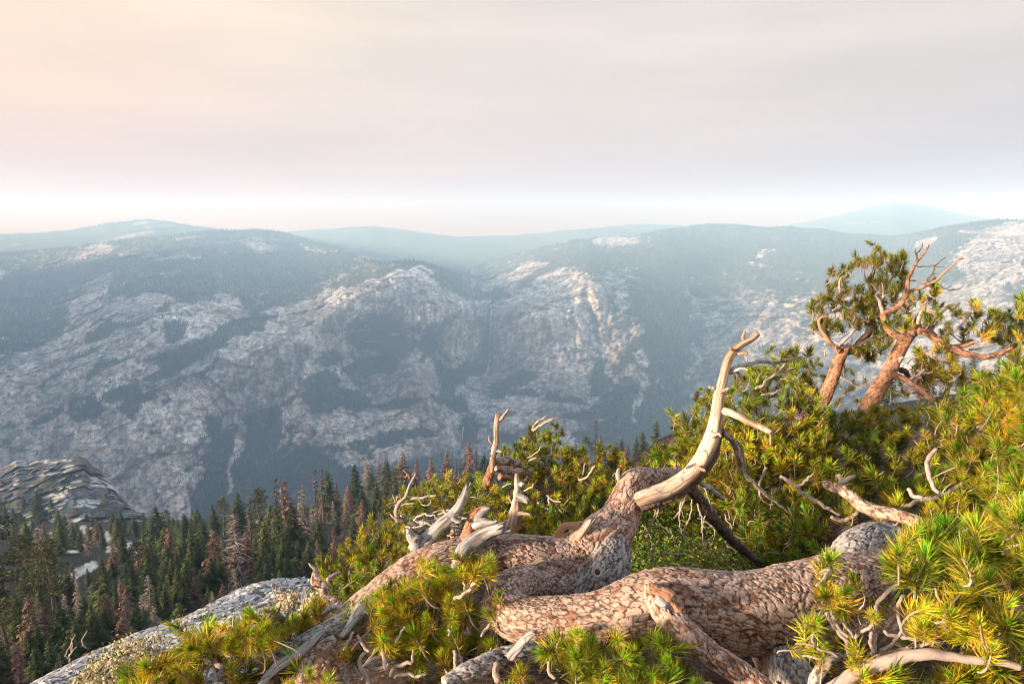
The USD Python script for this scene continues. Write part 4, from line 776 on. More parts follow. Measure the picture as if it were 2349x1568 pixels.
_area = [1.0]; WOOD_TRIS = [0]
def limb(parent, name, ctrl_, mt, res=None, plate=0.0, plate_h=.006, lump=.10, jag=0.0, seed=0, label=None, org=None, cap_round=.5, twist=0.0, flute=0.0, kink=None):
    if plate == 0 and flute == 0.0: flute = .14
    kink = (3.6 if plate == 0 else .8) if kink is None else kink
    c = np.array(ctrl_, float)
    rmax = (c[:, 3] / 2 * c[:, 2] / FPX).max()
    res = res or max(.006, min(.03, rmax * .5))
    if plate: res = min(res, plate * .3)
    q, rad, s = path_of(ctrl_, res)
    kk = np.stack([fbm(np.stack([s / max(rmax * 5, .03), 0 * s + seed * 3.7, 0 * s + z], 1), 3, seed + 70) - .5 for z in (0, 5, 9)], 1) * min(rmax * kink, .035) * np.minimum(1, np.minimum(s, s[-1] - s) / (rmax * 3 + 1e-6))[:, None]
    q = q + kk
    n = len(q); sides = int(np.clip(2 * math.pi * rmax / res, 6, 220))
    t = np.gradient(q, axis=0); t /= np.linalg.norm(t, axis=1, keepdims=True)
    a = np.cross(t[0], [0, 0, 1.0] if abs(t[0][2]) < .9 else [1.0, 0, 0]); a /= np.linalg.norm(a); As = [a]
    for k in range(1, n):
        a = As[-1] - t[k] * (As[-1] @ t[k]); As.append(a / np.linalg.norm(a))
    As = np.array(As); Bs = np.cross(t, As)
    th = np.arange(sides) * 2 * math.pi / sides
    ph = th[None, :] + twist * s[:, None]
    ca, sa = np.cos(ph), np.sin(ph)
    rng_ = np.random.default_rng(seed); off = rng_.uniform(0, 50, 3)
    R = np.broadcast_to(rad[:, None], ph.shape)
    g = np.stack([R * np.cos(th)[None, :] + 0 * s[:, None], R * np.sin(th)[None, :] + 0 * s[:, None], np.broadcast_to(s[:, None], ph.shape)], -1) + off
    gf = g.reshape(-1, 3)
    k0 = np.stack([np.cos(th)[None, :] * 1.2 + 0 * s[:, None], np.sin(th)[None, :] * 1.2 + 0 * s[:, None], s[:, None] / max(rmax, .004) * .28 + 0 * ph], -1).reshape(-1, 3) + off
    dr = rmax * lump * 4 * (fbm(k0, 3, seed) - .5) + rmax * lump * 1.2 * (fbm(k0 * 3.1, 3, seed + 1) - .5)
    if flute: dr = dr + rmax * flute * (ridged(np.stack([gf[:, 0], gf[:, 1], gf[:, 2] * .07], 1) / rmax * 1.3, 3, seed + 2) - .6)
    _area[0] = float(2 * math.pi * rad.mean() * s[-1])
    crack = np.zeros(len(gf)); rnd = np.full(len(gf), .5)
    if plate:
        lift, crack, rnd = bark_relief(gf, plate, seed + 3)
        dr = dr + plate_h * (lift - .3)
    rr = np.maximum(R + dr.reshape(R.shape) * np.clip(R / rmax, .25, 1), .0012)
    ends = np.ones(n)
    V = q[:, None] + rr[..., None] * (ca[..., None] * As[:, None] + sa[..., None] * Bs[:, None])
    # ends: closed with a slightly pushed out middle; broken ends are ragged along the grain
    if jag:
        sp = meshkit.noise(np.stack([np.cos(th) * 3.4, np.sin(th) * 3.4, 0 * th + seed], 1), seed) - .4 + .5 * (meshkit.noise(np.stack([np.cos(th) * 8, np.sin(th) * 8, 0 * th + seed], 1), seed + 1) - .5)
        for k, w in ((n - 1, 1.0), (n - 2, .7), (n - 3, .45), (n - 4, .2)):
            if k > 1: V[k] += t[k] * (jag * w * rad[-1] * 3.2 * sp)[:, None]
    c0 = q[0] - t[0] * rad[0] * .2; c1 = q[-1] + t[-1] * rad[-1] * (cap_round if not jag else -.6)
    Vf = np.vstack([V.reshape(-1, 3), c0, c1]); F = grid_faces(n, sides, True).tolist()
    i0, i1 = n * sides, n * sides + 1
    F += [(i0, (j + 1) % sides, j) for j in range(sides)] + [(i1, (n - 1) * sides + j, (n - 1) * sides + (j + 1) % sides) for j in range(sides)]
    paint_ = np.vstack([np.stack([crack, rnd, 0 * rnd], 1), [[0, .5, 0], [0, .5, 0]]]); gr = np.vstack([gf, [off + [0, 0, s[0]]], [off + [0, 0, s[-1]]]])
    WOOD_TRIS[0] += len(F)
    o = org if org is not None else (parent_org.get(str(parent.GetPath())) if parent is not None else None)
    return put(name, (Vf, np.array(F)), M[mt], parent, smooth=True, paint=paint_, grain=gr, origin=o, label=label)
parent_org = {}
def wood_thing(name, label, category, loc, group=None):
    t = thing(name, label, category, loc, group); parent_org[str(t.GetPath())] = np.asarray(loc, float); return t

def K1(x, y): return 892.6 + .2 * x, 939.6 + .2 * y
def K2(x, y): return 892.6 + .2 * x, 1240.3 + .2 * y
def K3(x, y): return 1315.4 + .2 * x, 986.6 + .2 * y
def K4(x, y): return 1315.4 + .2 * x, 1255.3 + .2 * y
def K5(x, y): return 422.8 + .2 * x, 1255.3 + .2 * y
def K6(x, y): return 1597.3 + .12 * x, 732.9 + .12 * y
def K7(x, y): return 1832.2 + .22 * x, 545 + .22 * y
def K8(x, y): return 1785.2 + .2 * x, 1255.3 + .2 * y
def KC(x, y): return 1566 + .4009 * x, 939.6 + .4009 * y
def L(K, d0, d1, *pts):
    """Points (x, y, width) read in one enlargement, depth running evenly from d0 to d1."""
    n = len(pts); return [(*K(x, y), d0 + (d1 - d0) * k / max(1, n - 1), w) for k, (x, y, w) in enumerate(pts)]

pine = wood_thing('fallen_pine', 'big twisted old pine lying across the foreground with orange plated bark', 'pine tree', at(1500, 1440, 3.0))
limb(pine, 'trunk', [(770, 1446, 3.22, 46), (800, 1424, 3.27, 76), (853, 1388, 3.32, 92), (932, 1325, 3.4, 88), (1012, 1279, 3.48, 78), (1100, 1264, 3.55, 72), (1192, 1268, 3.58, 84), (1270, 1284, 3.62, 104), (1340, 1278, 3.66, 124), (1386, 1236, 3.72, 112), (1412, 1203, 3.8, 94),
     (1433, 1155, 3.88, 80), (1452, 1116, 3.98, 72), (1490, 1096, 4.15, 48), (1531, 1089, 4.4, 32), (1562, 1085, 4.7, 22)], 'bark', res=.0045, plate=.0195, plate_h=.0075, lump=.07, seed=1)
limb(pine, 'trunk_swelling', [(1392, 1225, 3.74, 84), (1385, 1270, 3.66, 112), (1362, 1325, 3.58, 124), (1340, 1385, 3.55, 120)], 'bark_grey', res=.006, plate=.019, plate_h=.011, lump=.09, seed=2)
limb(pine, 'trunk', [(1345, 1345, 3.58, 70), (1300, 1342, 3.54, 76), (1240, 1334, 3.45, 78), (1186, 1346, 3.3, 84), (1158, 1382, 3.14, 92), (1186, 1418, 3.03, 100), (1262, 1424, 2.98, 100), (1355, 1420, 2.95, 108), (1440, 1408, 2.95, 140), (1510, 1390, 2.97, 156), (1640, 1398, 3.0, 168), (1785, 1398, 3.05, 182),
     (1880, 1365, 3.12, 165), (1960, 1330, 3.2, 130), (2030, 1310, 3.3, 100)], 'bark', res=.0045, plate=.0195, plate_h=.0075, lump=.05, seed=4)
limb(pine, 'limb', [(1930, 1340, 3.22, 120), (1948, 1282, 3.3, 84), (1982, 1248, 3.38, 78), (2030, 1236, 3.46, 72), (2072, 1246, 3.52, 64), (2120, 1275, 3.6, 52)], 'bark_grey', res=.006, plate=.019, plate_h=.009, lump=.07, seed=5, label='grey knobbly limb rising behind the needles')
limb(pine, 'limb', L(K4, 2.86, 2.5, (900, 430, 44), (960, 600, 50), (1060, 740, 60), (1180, 860, 58), (1300, 985, 56), (1450, 1120, 54), (1650, 1265, 54), (1850, 1405, 54), (2050, 1540, 52), (2200, 1640, 50)), 'bark', res=.006, plate=.02, plate_h=.009, lump=.07, seed=6, label='thick branch bending down in front of the trunk')
limb(pine, 'limb', L(K4, 2.83, 2.74, (880, 470, 22), (960, 510, 26), (1080, 550, 28), (1170, 640, 28), (1220, 760, 26)), 'bark_red', plate=.02, plate_h=.005, seed=7)
limb(pine, 'branch_stub', L(K4, 2.72, 2.68, (960, 590, 18), (1030, 640, 19), (1085, 690, 17)), 'grey', jag=.3, seed=8)
limb(pine, 'branch_stub', L(K4, 2.84, 2.72, (880, 740, 15), (820, 790, 16), (740, 825, 16), (690, 845, 14), (672, 905, 11)), 'cream', seed=9, label='small pale curved stub')
limb(pine, 'root_flare', [(1740, 1420, 3.1, 130), (1790, 1480, 3.0, 140), (1820, 1560, 2.92, 150), (1830, 1640, 2.86, 150)], 'bark_dark', plate=.026, plate_h=.012, lump=.1, res=.009, seed=10)
limb(pine, 'root_flare', [(1800, 1510, 2.82, 70), (1815, 1550, 2.74, 96), (1835, 1620, 2.66, 110)], 'bark_grey', plate=.0195, plate_h=.0075, lump=.1, res=.009, seed=11)
# the bleached spar
spar = limb(pine, 'bleached_spar', [(1464, 1146, 3.74, 32), (1490, 1136, 3.72, 36), (1515, 1127, 3.72, 37), (1560, 1103, 3.72, 36), (1600, 1070, 3.71, 36), (1622, 1035, 3.7, 35), (1634, 1000, 3.69, 33), (1642, 960, 3.68, 28), (1648, 920, 3.67, 25), (1660, 868, 3.66, 21), (1670, 832, 3.65, 20), (1683, 808, 3.65, 19), (1705, 790, 3.65, 16), (1738, 765, 3.66, 12)],
     'cream', res=.008, lump=.05, jag=.5, seed=12, flute=.22, label='long bare bleached limb curving up to a broken tip')
parent_org[str(spar.GetPath())] = parent_org[str(pine.GetPath())]
limb(spar, 'bark_strip', [(1470, 1160, 3.76, 28), (1516, 1143, 3.75, 34), (1566, 1118, 3.76, 32), (1608, 1084, 3.75, 28), (1633, 1044, 3.74, 26), (1645, 1005, 3.73, 22), (1650, 970, 3.72, 14)], 'bark_dark', plate=.02, plate_h=.008, lump=.12, seed=13)
limb(spar, 'branch_stub', L(K6, 3.65, 3.65, (905, 400, 8), (915, 300, 6), (930, 215, 5)), 'bark_red', seed=14)
limb(spar, 'branch_stub', L(K6, 3.65, 3.6, (770, 640, 10), (860, 640, 7), (985, 650, 6.5)), 'cream', seed=15)
limb(spar, 'branch_stub', L(K6, 3.65, 3.6, (700, 590, 6), (650, 550, 5)), 'bark_red', seed=16)
limb(spar, 'branch_stub', L(K6, 3.63, 3.5, (470, 1380, 8), (540, 1360, 6), (615, 1308, 4)), 'cream', seed=17)
limb(spar, 'branch_stub', L(K6, 3.66, 3.66, (340, 1310, 8), (290, 1300, 7), (240, 1288, 4)), 'cream', seed=18)
limb(spar, 'dead_branch', L(K6, 3.68, 4.1, (660, 985, 14), (760, 930, 13), (880, 880, 12), (1010, 835, 11), (1250, 805, 10), (1450, 818, 9), (1650, 790, 7), (1850, 755, 5), (2030, 700, 2)), 'grey', lump=.09, seed=19, label='long grey dead branch running right from the spar')
limb(spar, 'dead_branch', L(K6, 3.68, 3.6, (650, 1010, 10), (720, 985, 9), (850, 950, 6), (990, 965, 3)), 'grey', seed=20)
limb(spar, 'dead_branch', L(K6, 3.7, 3.8, (720, 1000, 6), (800, 1030, 5), (880, 1110, 3), (900, 1240, 2)), 'bark_dark', seed=21)
limb(spar, 'dead_branch', L(K6, 3.9, 3.9, (1400, 820, 4), (1490, 880, 4), (1520, 1000, 2)), 'grey', seed=22)
limb(spar, 'dead_branch', L(KC, 3.68, 3.45, (220, 0, 18), (290, 30, 17), (390, 72, 15), (508, 130, 13)), 'cream', lump=.08, jag=.4, seed=23, label='broken pale branch pointing right from the spar')
limb(spar, 'dead_branch', L(KC, 3.5, 3.5, (506, 130, 4), (504, 170, 5), (503, 200, 3)), 'bark_red', seed=24)
limb(spar, 'branch', L(KC, 3.7, 3.95, (215, 115, 16), (260, 150, 14), (300, 200, 12), (340, 330, 11), (420, 430, 9), (520, 520, 7), (610, 590, 3)), 'twig', plate=.02, plate_h=.003, lump=.1, seed=25, label='thin rough branch hanging from the spar')
limb(spar, 'branch', L(KC, 3.75, 3.9, (230, 150, 9), (300, 180, 8), (345, 270, 7), (360, 340, 5)), 'grey', seed=26)
limb(pine, 'branch', L(K3, 3.8, 4.3, (1330, 640, 26), (1500, 880, 24), (1700, 1120, 22), (2000, 1400, 18), (2200, 1560, 14)), 'bark_dark', plate=.02, plate_h=.008, lump=.1, seed=27, label='dark branch slanting down behind the spar')
limb(pine, 'branch', L(K3, 3.9, 4.2, (1390, 560, 12), (1470, 610, 13), (1560, 670, 12), (1720, 790, 9)), 'grey', seed=28)
for i, pts in enumerate([[(1285, 720, 4), (1225, 930, 4), (1215, 1080, 3), (1240, 1170, 3), (1285, 1290, 2)], [(1360, 790, 3), (1340, 980, 3), (1240, 1160, 2)], [(965, 870, 4), (930, 980, 3), (900, 1100, 2)], [(975, 880, 3), (965, 1050, 3), (1000, 1160, 2)],
                         [(900, 1040, 5), (870, 1130, 5), (800, 1190, 4), (740, 1180, 2)], [(1060, 830, 5), (990, 900, 4), (940, 960, 3)], [(1420, 840, 4), (1470, 1000, 4), (1480, 1200, 3), (1490, 1380, 2)], [(1470, 1010, 4), (1520, 1110, 4), (1620, 1110, 2)], [(1230, 800, 6), (1220, 930, 4), (1150, 1010, 3)], [(1500, 660, 5), (1560, 800, 3), (1590, 930, 2)],
                         [(940, 1310, 4), (880, 1440, 4), (800, 1510, 2)], [(1020, 1375, 3), (1120, 1410, 4), (1280, 1412, 2)]]):
    limb(pine, 'hanging_twig', L(K3, 3.75, 3.8, *pts), 'twig', seed=30 + i)
limb(pine, 'branch_stub', L(K3, 3.96, 3.95, (565, 610, 12), (520, 540, 11), (505, 490, 10), (528, 440, 7)), 'cream', seed=50)
limb(pine, 'branch_stub', L(K3, 3.68, 3.62, (1220, 430, 8), (1190, 410, 7), (1170, 385, 5)), 'cream', seed=51)
limb(pine, 'branch_stub', L(K3, 3.66, 3.6, (1600, 75, 7), (1650, 70, 6), (1695, 70, 4)), 'cream', seed=52)
limb(pine, 'branch_stub', L(K3, 3.66, 3.58, (1440, 420, 8), (1480, 440, 7), (1505, 465, 6)), 'cream', jag=.3, seed=53)
# stubs on top of the trunk
limb(pine, 'broken_stub', L(K1, 3.46, 3.44, (290, 1600, 28), (280, 1500, 24), (240, 1420, 20), (235, 1375, 13)), 'grey', lump=.12, jag=.6, seed=54, flute=.15)
limb(pine, 'broken_stub', L(K1, 3.44, 3.44, (300, 1500, 20), (320, 1465, 18), (350, 1480, 12)), 'grey', lump=.12, seed=55)
limb(pine, 'broken_stub', L(K1, 3.48, 3.5, (370, 1560, 33), (440, 1480, 32), (540, 1400, 30), (640, 1300, 29), (730, 1225, 27), (800, 1120, 20), (850, 1010, 16), (885, 905, 12)), 'grey', res=.006, lump=.10, jag=1.4, seed=56, flute=.12, label='grey weathered stub leaning right with a splintered tip')
limb(pine, 'broken_stub', L(K1, 3.46, 3.42, (730, 1240, 12), (780, 1275, 9), (822, 1290, 6)), 'grey', jag=.4, seed=57)
limb(pine, 'broken_stub', L(K1, 3.5, 3.52, (700, 1230, 12), (660, 1190, 10), (622, 1145, 7)), 'cream', jag=.5, seed=58)
limb(pine, 'broken_stub', L(K1, 3.52, 3.5, (850, 1560, 30), (900, 1440, 29), (945, 1310, 26), (990, 1220, 24), (1060, 1160, 20), (1150, 1120, 14)), 'bark_red', lump=.12, jag=1.3, plate=.02, plate_h=.004, seed=59, flute=.1)
limb(pine, 'broken_stub', [(*K2(740, 340), 3.38, 18), (*K2(800, 220), 3.4, 28), (*K2(870, 90), 3.42, 35), (*K1(990, 1500), 3.44, 38), (*K1(1090, 1430), 3.44, 34), (*K1(1200, 1385), 3.42, 30), (*K1(1305, 1350), 3.4, 27)], 'grey', res=.006, lump=.10, jag=1.2, seed=60, flute=.16, label='split grey stub with hollow broken end')
limb(pine, 'broken_stub', L(K1, 3.46, 3.4, (1000, 1330, 26), (1050, 1300, 22), (1130, 1300, 15), (1235, 1270, 5)), 'grey', lump=.14, jag=.5, seed=61, flute=.2)
limb(pine, 'broken_stub', L(K1, 3.48, 3.46, (1000, 1260, 16), (1060, 1200, 20), (1110, 1150, 14), (1150, 1125, 6)), 'grey', lump=.14, jag=.5, seed=62, flute=.2)
limb(pine, 'broken_stub', L(K1, 3.62, 3.6, (1940, 1470, 15), (1955, 1400, 16), (2000, 1345, 17), (2080, 1325, 17), (2180, 1330, 15)), 'bark_red', lump=.1, seed=63)
limb(pine, 'broken_stub', L(K1, 3.62, 3.56, (2080, 1530, 28), (2150, 1455, 27), (2240, 1360, 22), (2320, 1250, 16)), 'cream', lump=.12, jag=1.1, seed=64, flute=.15)
limb(pine, 'broken_stub', L(K1, 3.64, 3.62, (2170, 1340, 16), (2200, 1300, 14), (2240, 1330, 12)), 'cream', seed=65)
limb(pine, 'branch_stub', L(K2, 3.46, 3.4, (1570, 330, 14), (1650, 270, 18), (1720, 220, 16), (1780, 215, 10)), 'cream', lump=.12, seed=66)
limb(pine, 'branch_stub', L(K2, 3.42, 3.36, (1690, 330, 12), (1740, 300, 14), (1790, 280, 11)), 'grey', lump=.1, seed=67)
limb(pine, 'branch_stub', L(K4, 3.62, 3.56, (400, 400, 22), (480, 380, 24), (560, 380, 20), (620, 400, 14)), 'grey', seed=68)
limb(pine, 'bark_strip', L(K4, 3.5, 3.48, (170, 340, 10), (280, 350, 14), (400, 350, 12), (470, 320, 6)), 'bark_grey', plate=.02, plate_h=.006, seed=69)
def knot(u, v, d, r):
    c = at(u, v, d); m = trimesh.creation.torus(r, r * .42, major_sections=28, minor_sections=12); z = -FWD
    Rm = trimesh.geometry.align_vectors([0, 0, 1], (EYE - c) / np.linalg.norm(EYE - c)); m.apply_transform(Rm); m.apply_translation(c)
    k = put('knot', (m.vertices, m.faces), M['bark_grey'], pine, paint=np.tile([[.1, .5, 0]], (len(m.vertices), 1)), grain=m.vertices, origin=parent_org[str(pine.GetPath())])
    h = trimesh.creation.icosphere(2, r * .8); h.apply_scale([1, 1, .5]); h.apply_transform(Rm); h.apply_translation(c)
    put('hollow', (h.vertices, h.faces), M['bark_dark'], k, paint=np.tile([[.9, .1, 0]], (len(h.vertices), 1)), grain=h.vertices, origin=parent_org[str(pine.GetPath())])  # dark ball fills the ring in place of the shade inside it
knot(*K4(275, 282), 3.36, .022)
# lower left roots
limb(pine, 'root', L(K5, 3.28, 2.78, (2080, 740, 56), (1950, 820, 54), (1800, 905, 50), (1500, 1065, 40), (1300, 1170, 36), (1150, 1232, 34), (900, 1268, 32), (650, 1285, 30), (490, 1350, 29), (415, 1480, 28), (385, 1600, 27)), 'bark_grey', res=.008, plate=.02, plate_h=.006, lump=.08, seed=70, label='long bending root curling down at the lower left')
limb(pine, 'bleached_root', L(K5, 3.02, 2.84, (1620, 950, 8), (1540, 1010, 15), (1350, 1165, 21), (1200, 1265, 22), (1090, 1330, 21), (1000, 1420, 20), (930, 1510, 19), (860, 1600, 18)), 'grey', lump=.08, flute=.12, seed=71, label='bare silvery root stripped of bark')
limb(pine, 'root', L(K5, 3.1, 2.88, (1720, 1050, 22), (1550, 1190, 32), (1430, 1330, 36), (1390, 1440, 38), (1380, 1600, 40)), 'bark', plate=.02, plate_h=.006, lump=.12, seed=72)
limb(pine, 'root', L(K5, 3.2, 3.05, (2060, 700, 40), (1960, 800, 26), (1890, 910, 17), (1800, 1015, 12)), 'grey', lump=.1, seed=73)
limb(pine, 'root', L(K5, 3.5, 3.3, (1690, 900, 34), (1500, 980, 36), (1350, 1080, 34), (1220, 1170, 28)), 'bark_red', plate=.019, plate_h=.012, lump=.2, seed=74)
limb(pine, 'root', L(K5, 3.05, 2.85, (1680, 1280, 50), (1620, 1400, 60), (1560, 1560, 70)), 'bark_red', plate=.019, plate_h=.016, lump=.25, seed=75, label='red crumbling wood under the roots')
limb(pine, 'root', L(K5, 3.1, 2.95, (1330, 1290, 30), (1180, 1380, 36), (1060, 1480, 36), (980, 1580, 36)), 'bark_dark', plate=.019, plate_h=.012, lump=.2, seed=76)
limb(pine, 'branch_stub', L(K5, 3.4, 3.3, (1800, 690, 11), (1730, 690, 12), (1640, 720, 11), (1580, 755, 8)), 'grey', seed=77)
limb(pine, 'branch_stub', L(K5, 3.3, 3.2, (1690, 830, 9), (1640, 860, 8), (1590, 905, 4)), 'grey', seed=78)
limb(pine, 'branch', L(K2, 2.9, 2.68, (1780, 1260, 40), (1650, 1270, 42), (1500, 1290, 44), (1350, 1330, 45), (1200, 1385, 45), (1050, 1430, 44), (900, 1490, 40), (760, 1560, 34), (640, 1640, 30)), 'bark_grey', res=.006, plate=.02, plate_h=.007, lump=.07, seed=79, label='rough branch along the bottom edge with a pale stub')
limb(pine, 'branch_stub', L(K2, 2.72, 2.6, (1235, 1420, 16), (1240, 1500, 15), (1245, 1600, 15)), 'cream', seed=80)
limb(pine, 'branch_stub', L(K2, 2.76, 2.68, (1400, 1330, 24), (1450, 1250, 23), (1530, 1160, 20), (1610, 1080, 17), (1680, 1050, 10)), 'grey', lump=.1, jag=.5, flute=.15, seed=81, label='silver cracked stub on the bottom branch')
# bottom right
limb(pine, 'branch', [(2340, 1530, 2.28, 15), (2250, 1512, 2.32, 18), (2165, 1504, 2.36, 22), (2125, 1500, 2.37, 25), (2065, 1507, 2.39, 26), (2015, 1521, 2.41, 28), (1965, 1546, 2.42, 30), (1905, 1585, 2.44, 34)], 'twig', res=.007, lump=.06, seed=82, label='smooth pale branch along the bottom right')
limb(pine, 'branch', [(1868, 1575, 2.52, 27), (1880, 1537, 2.53, 26), (1893, 1518, 2.54, 24), (1912, 1507, 2.56, 20), (1955, 1500, 2.6, 14)], 'bark_grey', plate=.02, plate_h=.005, seed=83)
for i, pts in enumerate([[(1090, 1240, 7), (1300, 1190, 8), (1500, 1150, 8), (1700, 1110, 8), (1860, 1080, 9)], [(200, 1105, 5), (420, 1140, 6), (560, 1190, 6), (680, 1250, 6)], [(400, 990, 6), (410, 1060, 6), (430, 1140, 6)], [(1210, 950, 7), (1400, 1020, 9), (1600, 1060, 8)], [(1440, 545, 7), (1370, 650, 8), (1385, 850, 8), (1390, 1000, 7), (1330, 1080, 7), (1170, 1170, 6)],
                         [(590, 250, 8), (530, 340, 8), (440, 440, 6)], [(1340, 440, 11), (1240, 540, 10), (1170, 650, 9), (1120, 800, 8)], [(550, 740, 9), (640, 880, 9), (750, 1050, 9), (830, 1200, 8), (860, 1300, 8)], [(600, 740, 8), (700, 890, 8), (800, 1020, 7)], [(700, 800, 7), (790, 920, 7), (860, 1030, 6)], [(740, 1000, 7), (880, 1000, 8), (1000, 950, 8), (1080, 860, 7)],
                         [(1080, 900, 7), (1060, 1040, 8), (1100, 1200, 8)], [(270, 1240, 4), (400, 1265, 5), (520, 1275, 5)], [(2349, 1110, 8), (2200, 1150, 9), (2100, 1210, 9)], [(1590, 1040, 7), (1540, 1110, 6), (1480, 1140, 5)], [(1620, 860, 9), (1630, 950, 8), (1640, 1060, 8)], [(1100, 980, 13), (1110, 1120, 11), (1090, 1290, 9)], [(1700, 780, 7), (1640, 870, 7)], [(1800, 460, 5), (1860, 600, 6), (1900, 640, 6)], [(1900, 380, 6), (1960, 540, 6)]]):
    limb(pine, 'branchlet', L(K8, 2.5, 2.45, *pts), 'twig', seed=90 + i)
for i, (K, d0, d1, pts) in enumerate([(KC, 4.3, 3.8, [(800, 425, 14), (870, 440, 22), (950, 480, 26), (1050, 560, 27), (1200, 600, 28), (1350, 650, 30)]), (KC, 4.2, 4.2, [(560, 380, 7), (660, 450, 8), (780, 530, 8), (900, 600, 5)]), (KC, 4.1, 4.0, [(1452, 225, 8), (1405, 300, 10), (1410, 370, 10), (1440, 440, 9), (1465, 475, 6)]),
                                      (KC, 4.1, 4.0, [(1600, 420, 7), (1480, 485, 9), (1370, 515, 9), (1220, 590, 9)]), (KC, 4.2, 4.2, [(850, 610, 8), (920, 630, 9), (980, 600, 9), (1010, 570, 8)]), (KC, 4.0, 4.0, [(650, 440, 6), (700, 410, 6), (750, 360, 3)]),
                                      (KC, 4.3, 4.3, [(890, 370, 9), (910, 410, 12), (890, 440, 10)]), (KC, 4.2, 4.2, [(900, 420, 12), (950, 390, 11), (985, 378, 6)]), (KC, 4.0, 3.9, [(1290, 450, 9), (1330, 490, 9), (1370, 500, 8)]), (KC, 4.6, 4.6, [(480, 330, 6), (440, 440, 5), (455, 520, 4), (520, 540, 3)])]):
    limb(pine, 'branch', L(K, d0, d1, *pts), 'bark' if i == 0 else 'twig', plate=.03 if i == 0 else 0, plate_h=.006, seed=120 + i)
for i, pts in enumerate([[(750, 665, 8), (830, 600, 8), (920, 530, 8), (995, 485, 6)], [(745, 1250, 8), (750, 1380, 8), (735, 1550, 8)], [(770, 1300, 7), (840, 1385, 7), (800, 1470, 7), (765, 1530, 7)], [(1825, 1385, 8), (1860, 1480, 9), (1905, 1600, 9)], [(20, 1540, 9), (60, 1440, 9), (150, 1400, 9), (260, 1405, 7)], [(60, 1560, 7), (200, 1540, 8), (420, 1530, 5)],
                         [(1160, 950, 8), (1100, 1030, 7), (1060, 1090, 6)], [(855, 470, 5), (865, 550, 5)], [(640, 1470, 6), (700, 1570, 6)], [(180, 980, 6), (120, 1080, 6), (80, 1160, 5)], [(690, 1000, 6), (685, 1080, 6)], [(275, 1250, 6), (265, 1400, 6)]]):
    limb(pine, 'branchlet', L(K2, 2.95, 2.9, *pts), 'twig', seed=140 + i)
for i, pts in enumerate([[(1940, 970, 6), (1880, 1090, 6), (1830, 1170, 5)], [(1770, 1290, 6), (1760, 1400, 6), (1800, 1480, 7), (1900, 1580, 7)], [(1810, 1310, 5), (1840, 1420, 5), (1820, 1500, 5)], [(1990, 1010, 7), (2020, 1090, 7), (2120, 1190, 6)], [(2150, 1070, 7), (2060, 1200, 7), (2000, 1280, 9), (2020, 1400, 11), (2080, 1500, 11), (2120, 1600, 11)],
                         [(2220, 1100, 7), (2170, 1230, 7), (2040, 1370, 6)], [(2240, 1120, 11), (2290, 1260, 11), (2320, 1400, 10)], [(2320, 1200, 7), (2200, 1260, 7), (2060, 1350, 7)], [(2060, 1310, 9), (2150, 1380, 9), (2260, 1390, 8), (2340, 1330, 6)], [(1950, 1360, 6), (2000, 1440, 6), (2050, 1490, 6)]]):
    limb(pine, 'branchlet', L(K5, 3.0, 2.9, *pts), 'twig', seed=160 + i)

hook = wood_thing('dead_branch', 'dark hooked dead branch with two white prongs beside the slab', 'dead branch', at(655, 1480, 3.2))
limb(hook, 'branch', L(K5, 3.2, 3.15, (1150, 1110, 14), (1180, 1020, 15), (1175, 920, 16), (1130, 850, 16), (1050, 815, 15), (990, 850, 13), (1000, 910, 9)), 'bark_dark', lump=.12, seed=180)
limb(hook, 'prong', L(K5, 3.15, 3.1, (1050, 800, 6), (1085, 720, 6), (1100, 635, 3)), 'grey', seed=181)
limb(hook, 'prong', L(K5, 3.17, 3.15, (1170, 835, 7), (1190, 760, 7), (1210, 700, 4)), 'grey', seed=182)
limb(hook, 'snapped_end', L(K5, 3.14, 3.1, (1050, 870, 11), (1000, 900, 9), (950, 930, 4)), 'cream', seed=183)
limb(hook, 'snapped_end', L(K5, 3.18, 3.14, (1140, 920, 7), (1080, 915, 6), (1040, 915, 4)), 'grey', seed=184)
curl = wood_thing('dead_branch', 'thick curled dead branch rising beside the slab crest, pinkish bark', 'dead branch', at(775, 1390, 3.5))
limb(curl, 'branch', L(K5, 3.7, 3.42, (1510, 270, 10), (1505, 330, 18), (1540, 400, 23), (1610, 470, 21), (1610, 550, 20), (1680, 610, 23), (1760, 640, 18), (1790, 690, 14)), 'bark', plate=.02, plate_h=.004, lump=.12, seed=185)
limb(curl, 'prong', L(K5, 3.7, 3.68, (1510, 270, 7), (1480, 215, 6), (1420, 175, 2)), 'cream', seed=186)
limb(curl, 'prong', L(K5, 3.7, 3.68, (1500, 260, 5), (1460, 240, 4), (1440, 215, 2)), 'grey', seed=187)
limb(curl, 'prong', L(K5, 3.6, 3.65, (1640, 370, 9), (1700, 330, 8), (1790, 285, 6)), 'twig', seed=188)
limb(curl, 'prong', L(K5, 3.6, 3.5, (1500, 430, 5), (1450, 465, 4), (1410, 490, 2)), 'grey', seed=189)
tang = wood_thing('dead_branch', 'tangle of thin bare grey twigs at the bottom left', 'dead branch', at(480, 1560, 2.9))
for i, pts in enumerate([[(270, 1190, 8), (330, 1180, 9), (420, 1200, 8), (530, 1255, 5)], [(285, 1200, 9), (310, 1300, 9), (340, 1420, 8), (370, 1560, 8)], [(70, 1580, 9), (120, 1440, 9), (200, 1370, 8), (285, 1310, 7), (230, 1260, 6), (225, 1200, 4)], [(280, 1310, 7), (200, 1430, 7), (120, 1560, 6)], [(290, 1320, 5), (260, 1450, 5), (240, 1570, 5)], [(220, 1190, 5), (215, 1260, 6), (270, 1330, 6)], [(340, 1280, 10), (380, 1340, 12), (430, 1370, 10)]]):
    limb(tang, 'twig', L(K5, 2.85, 2.8, *pts), 'twig', seed=190 + i)
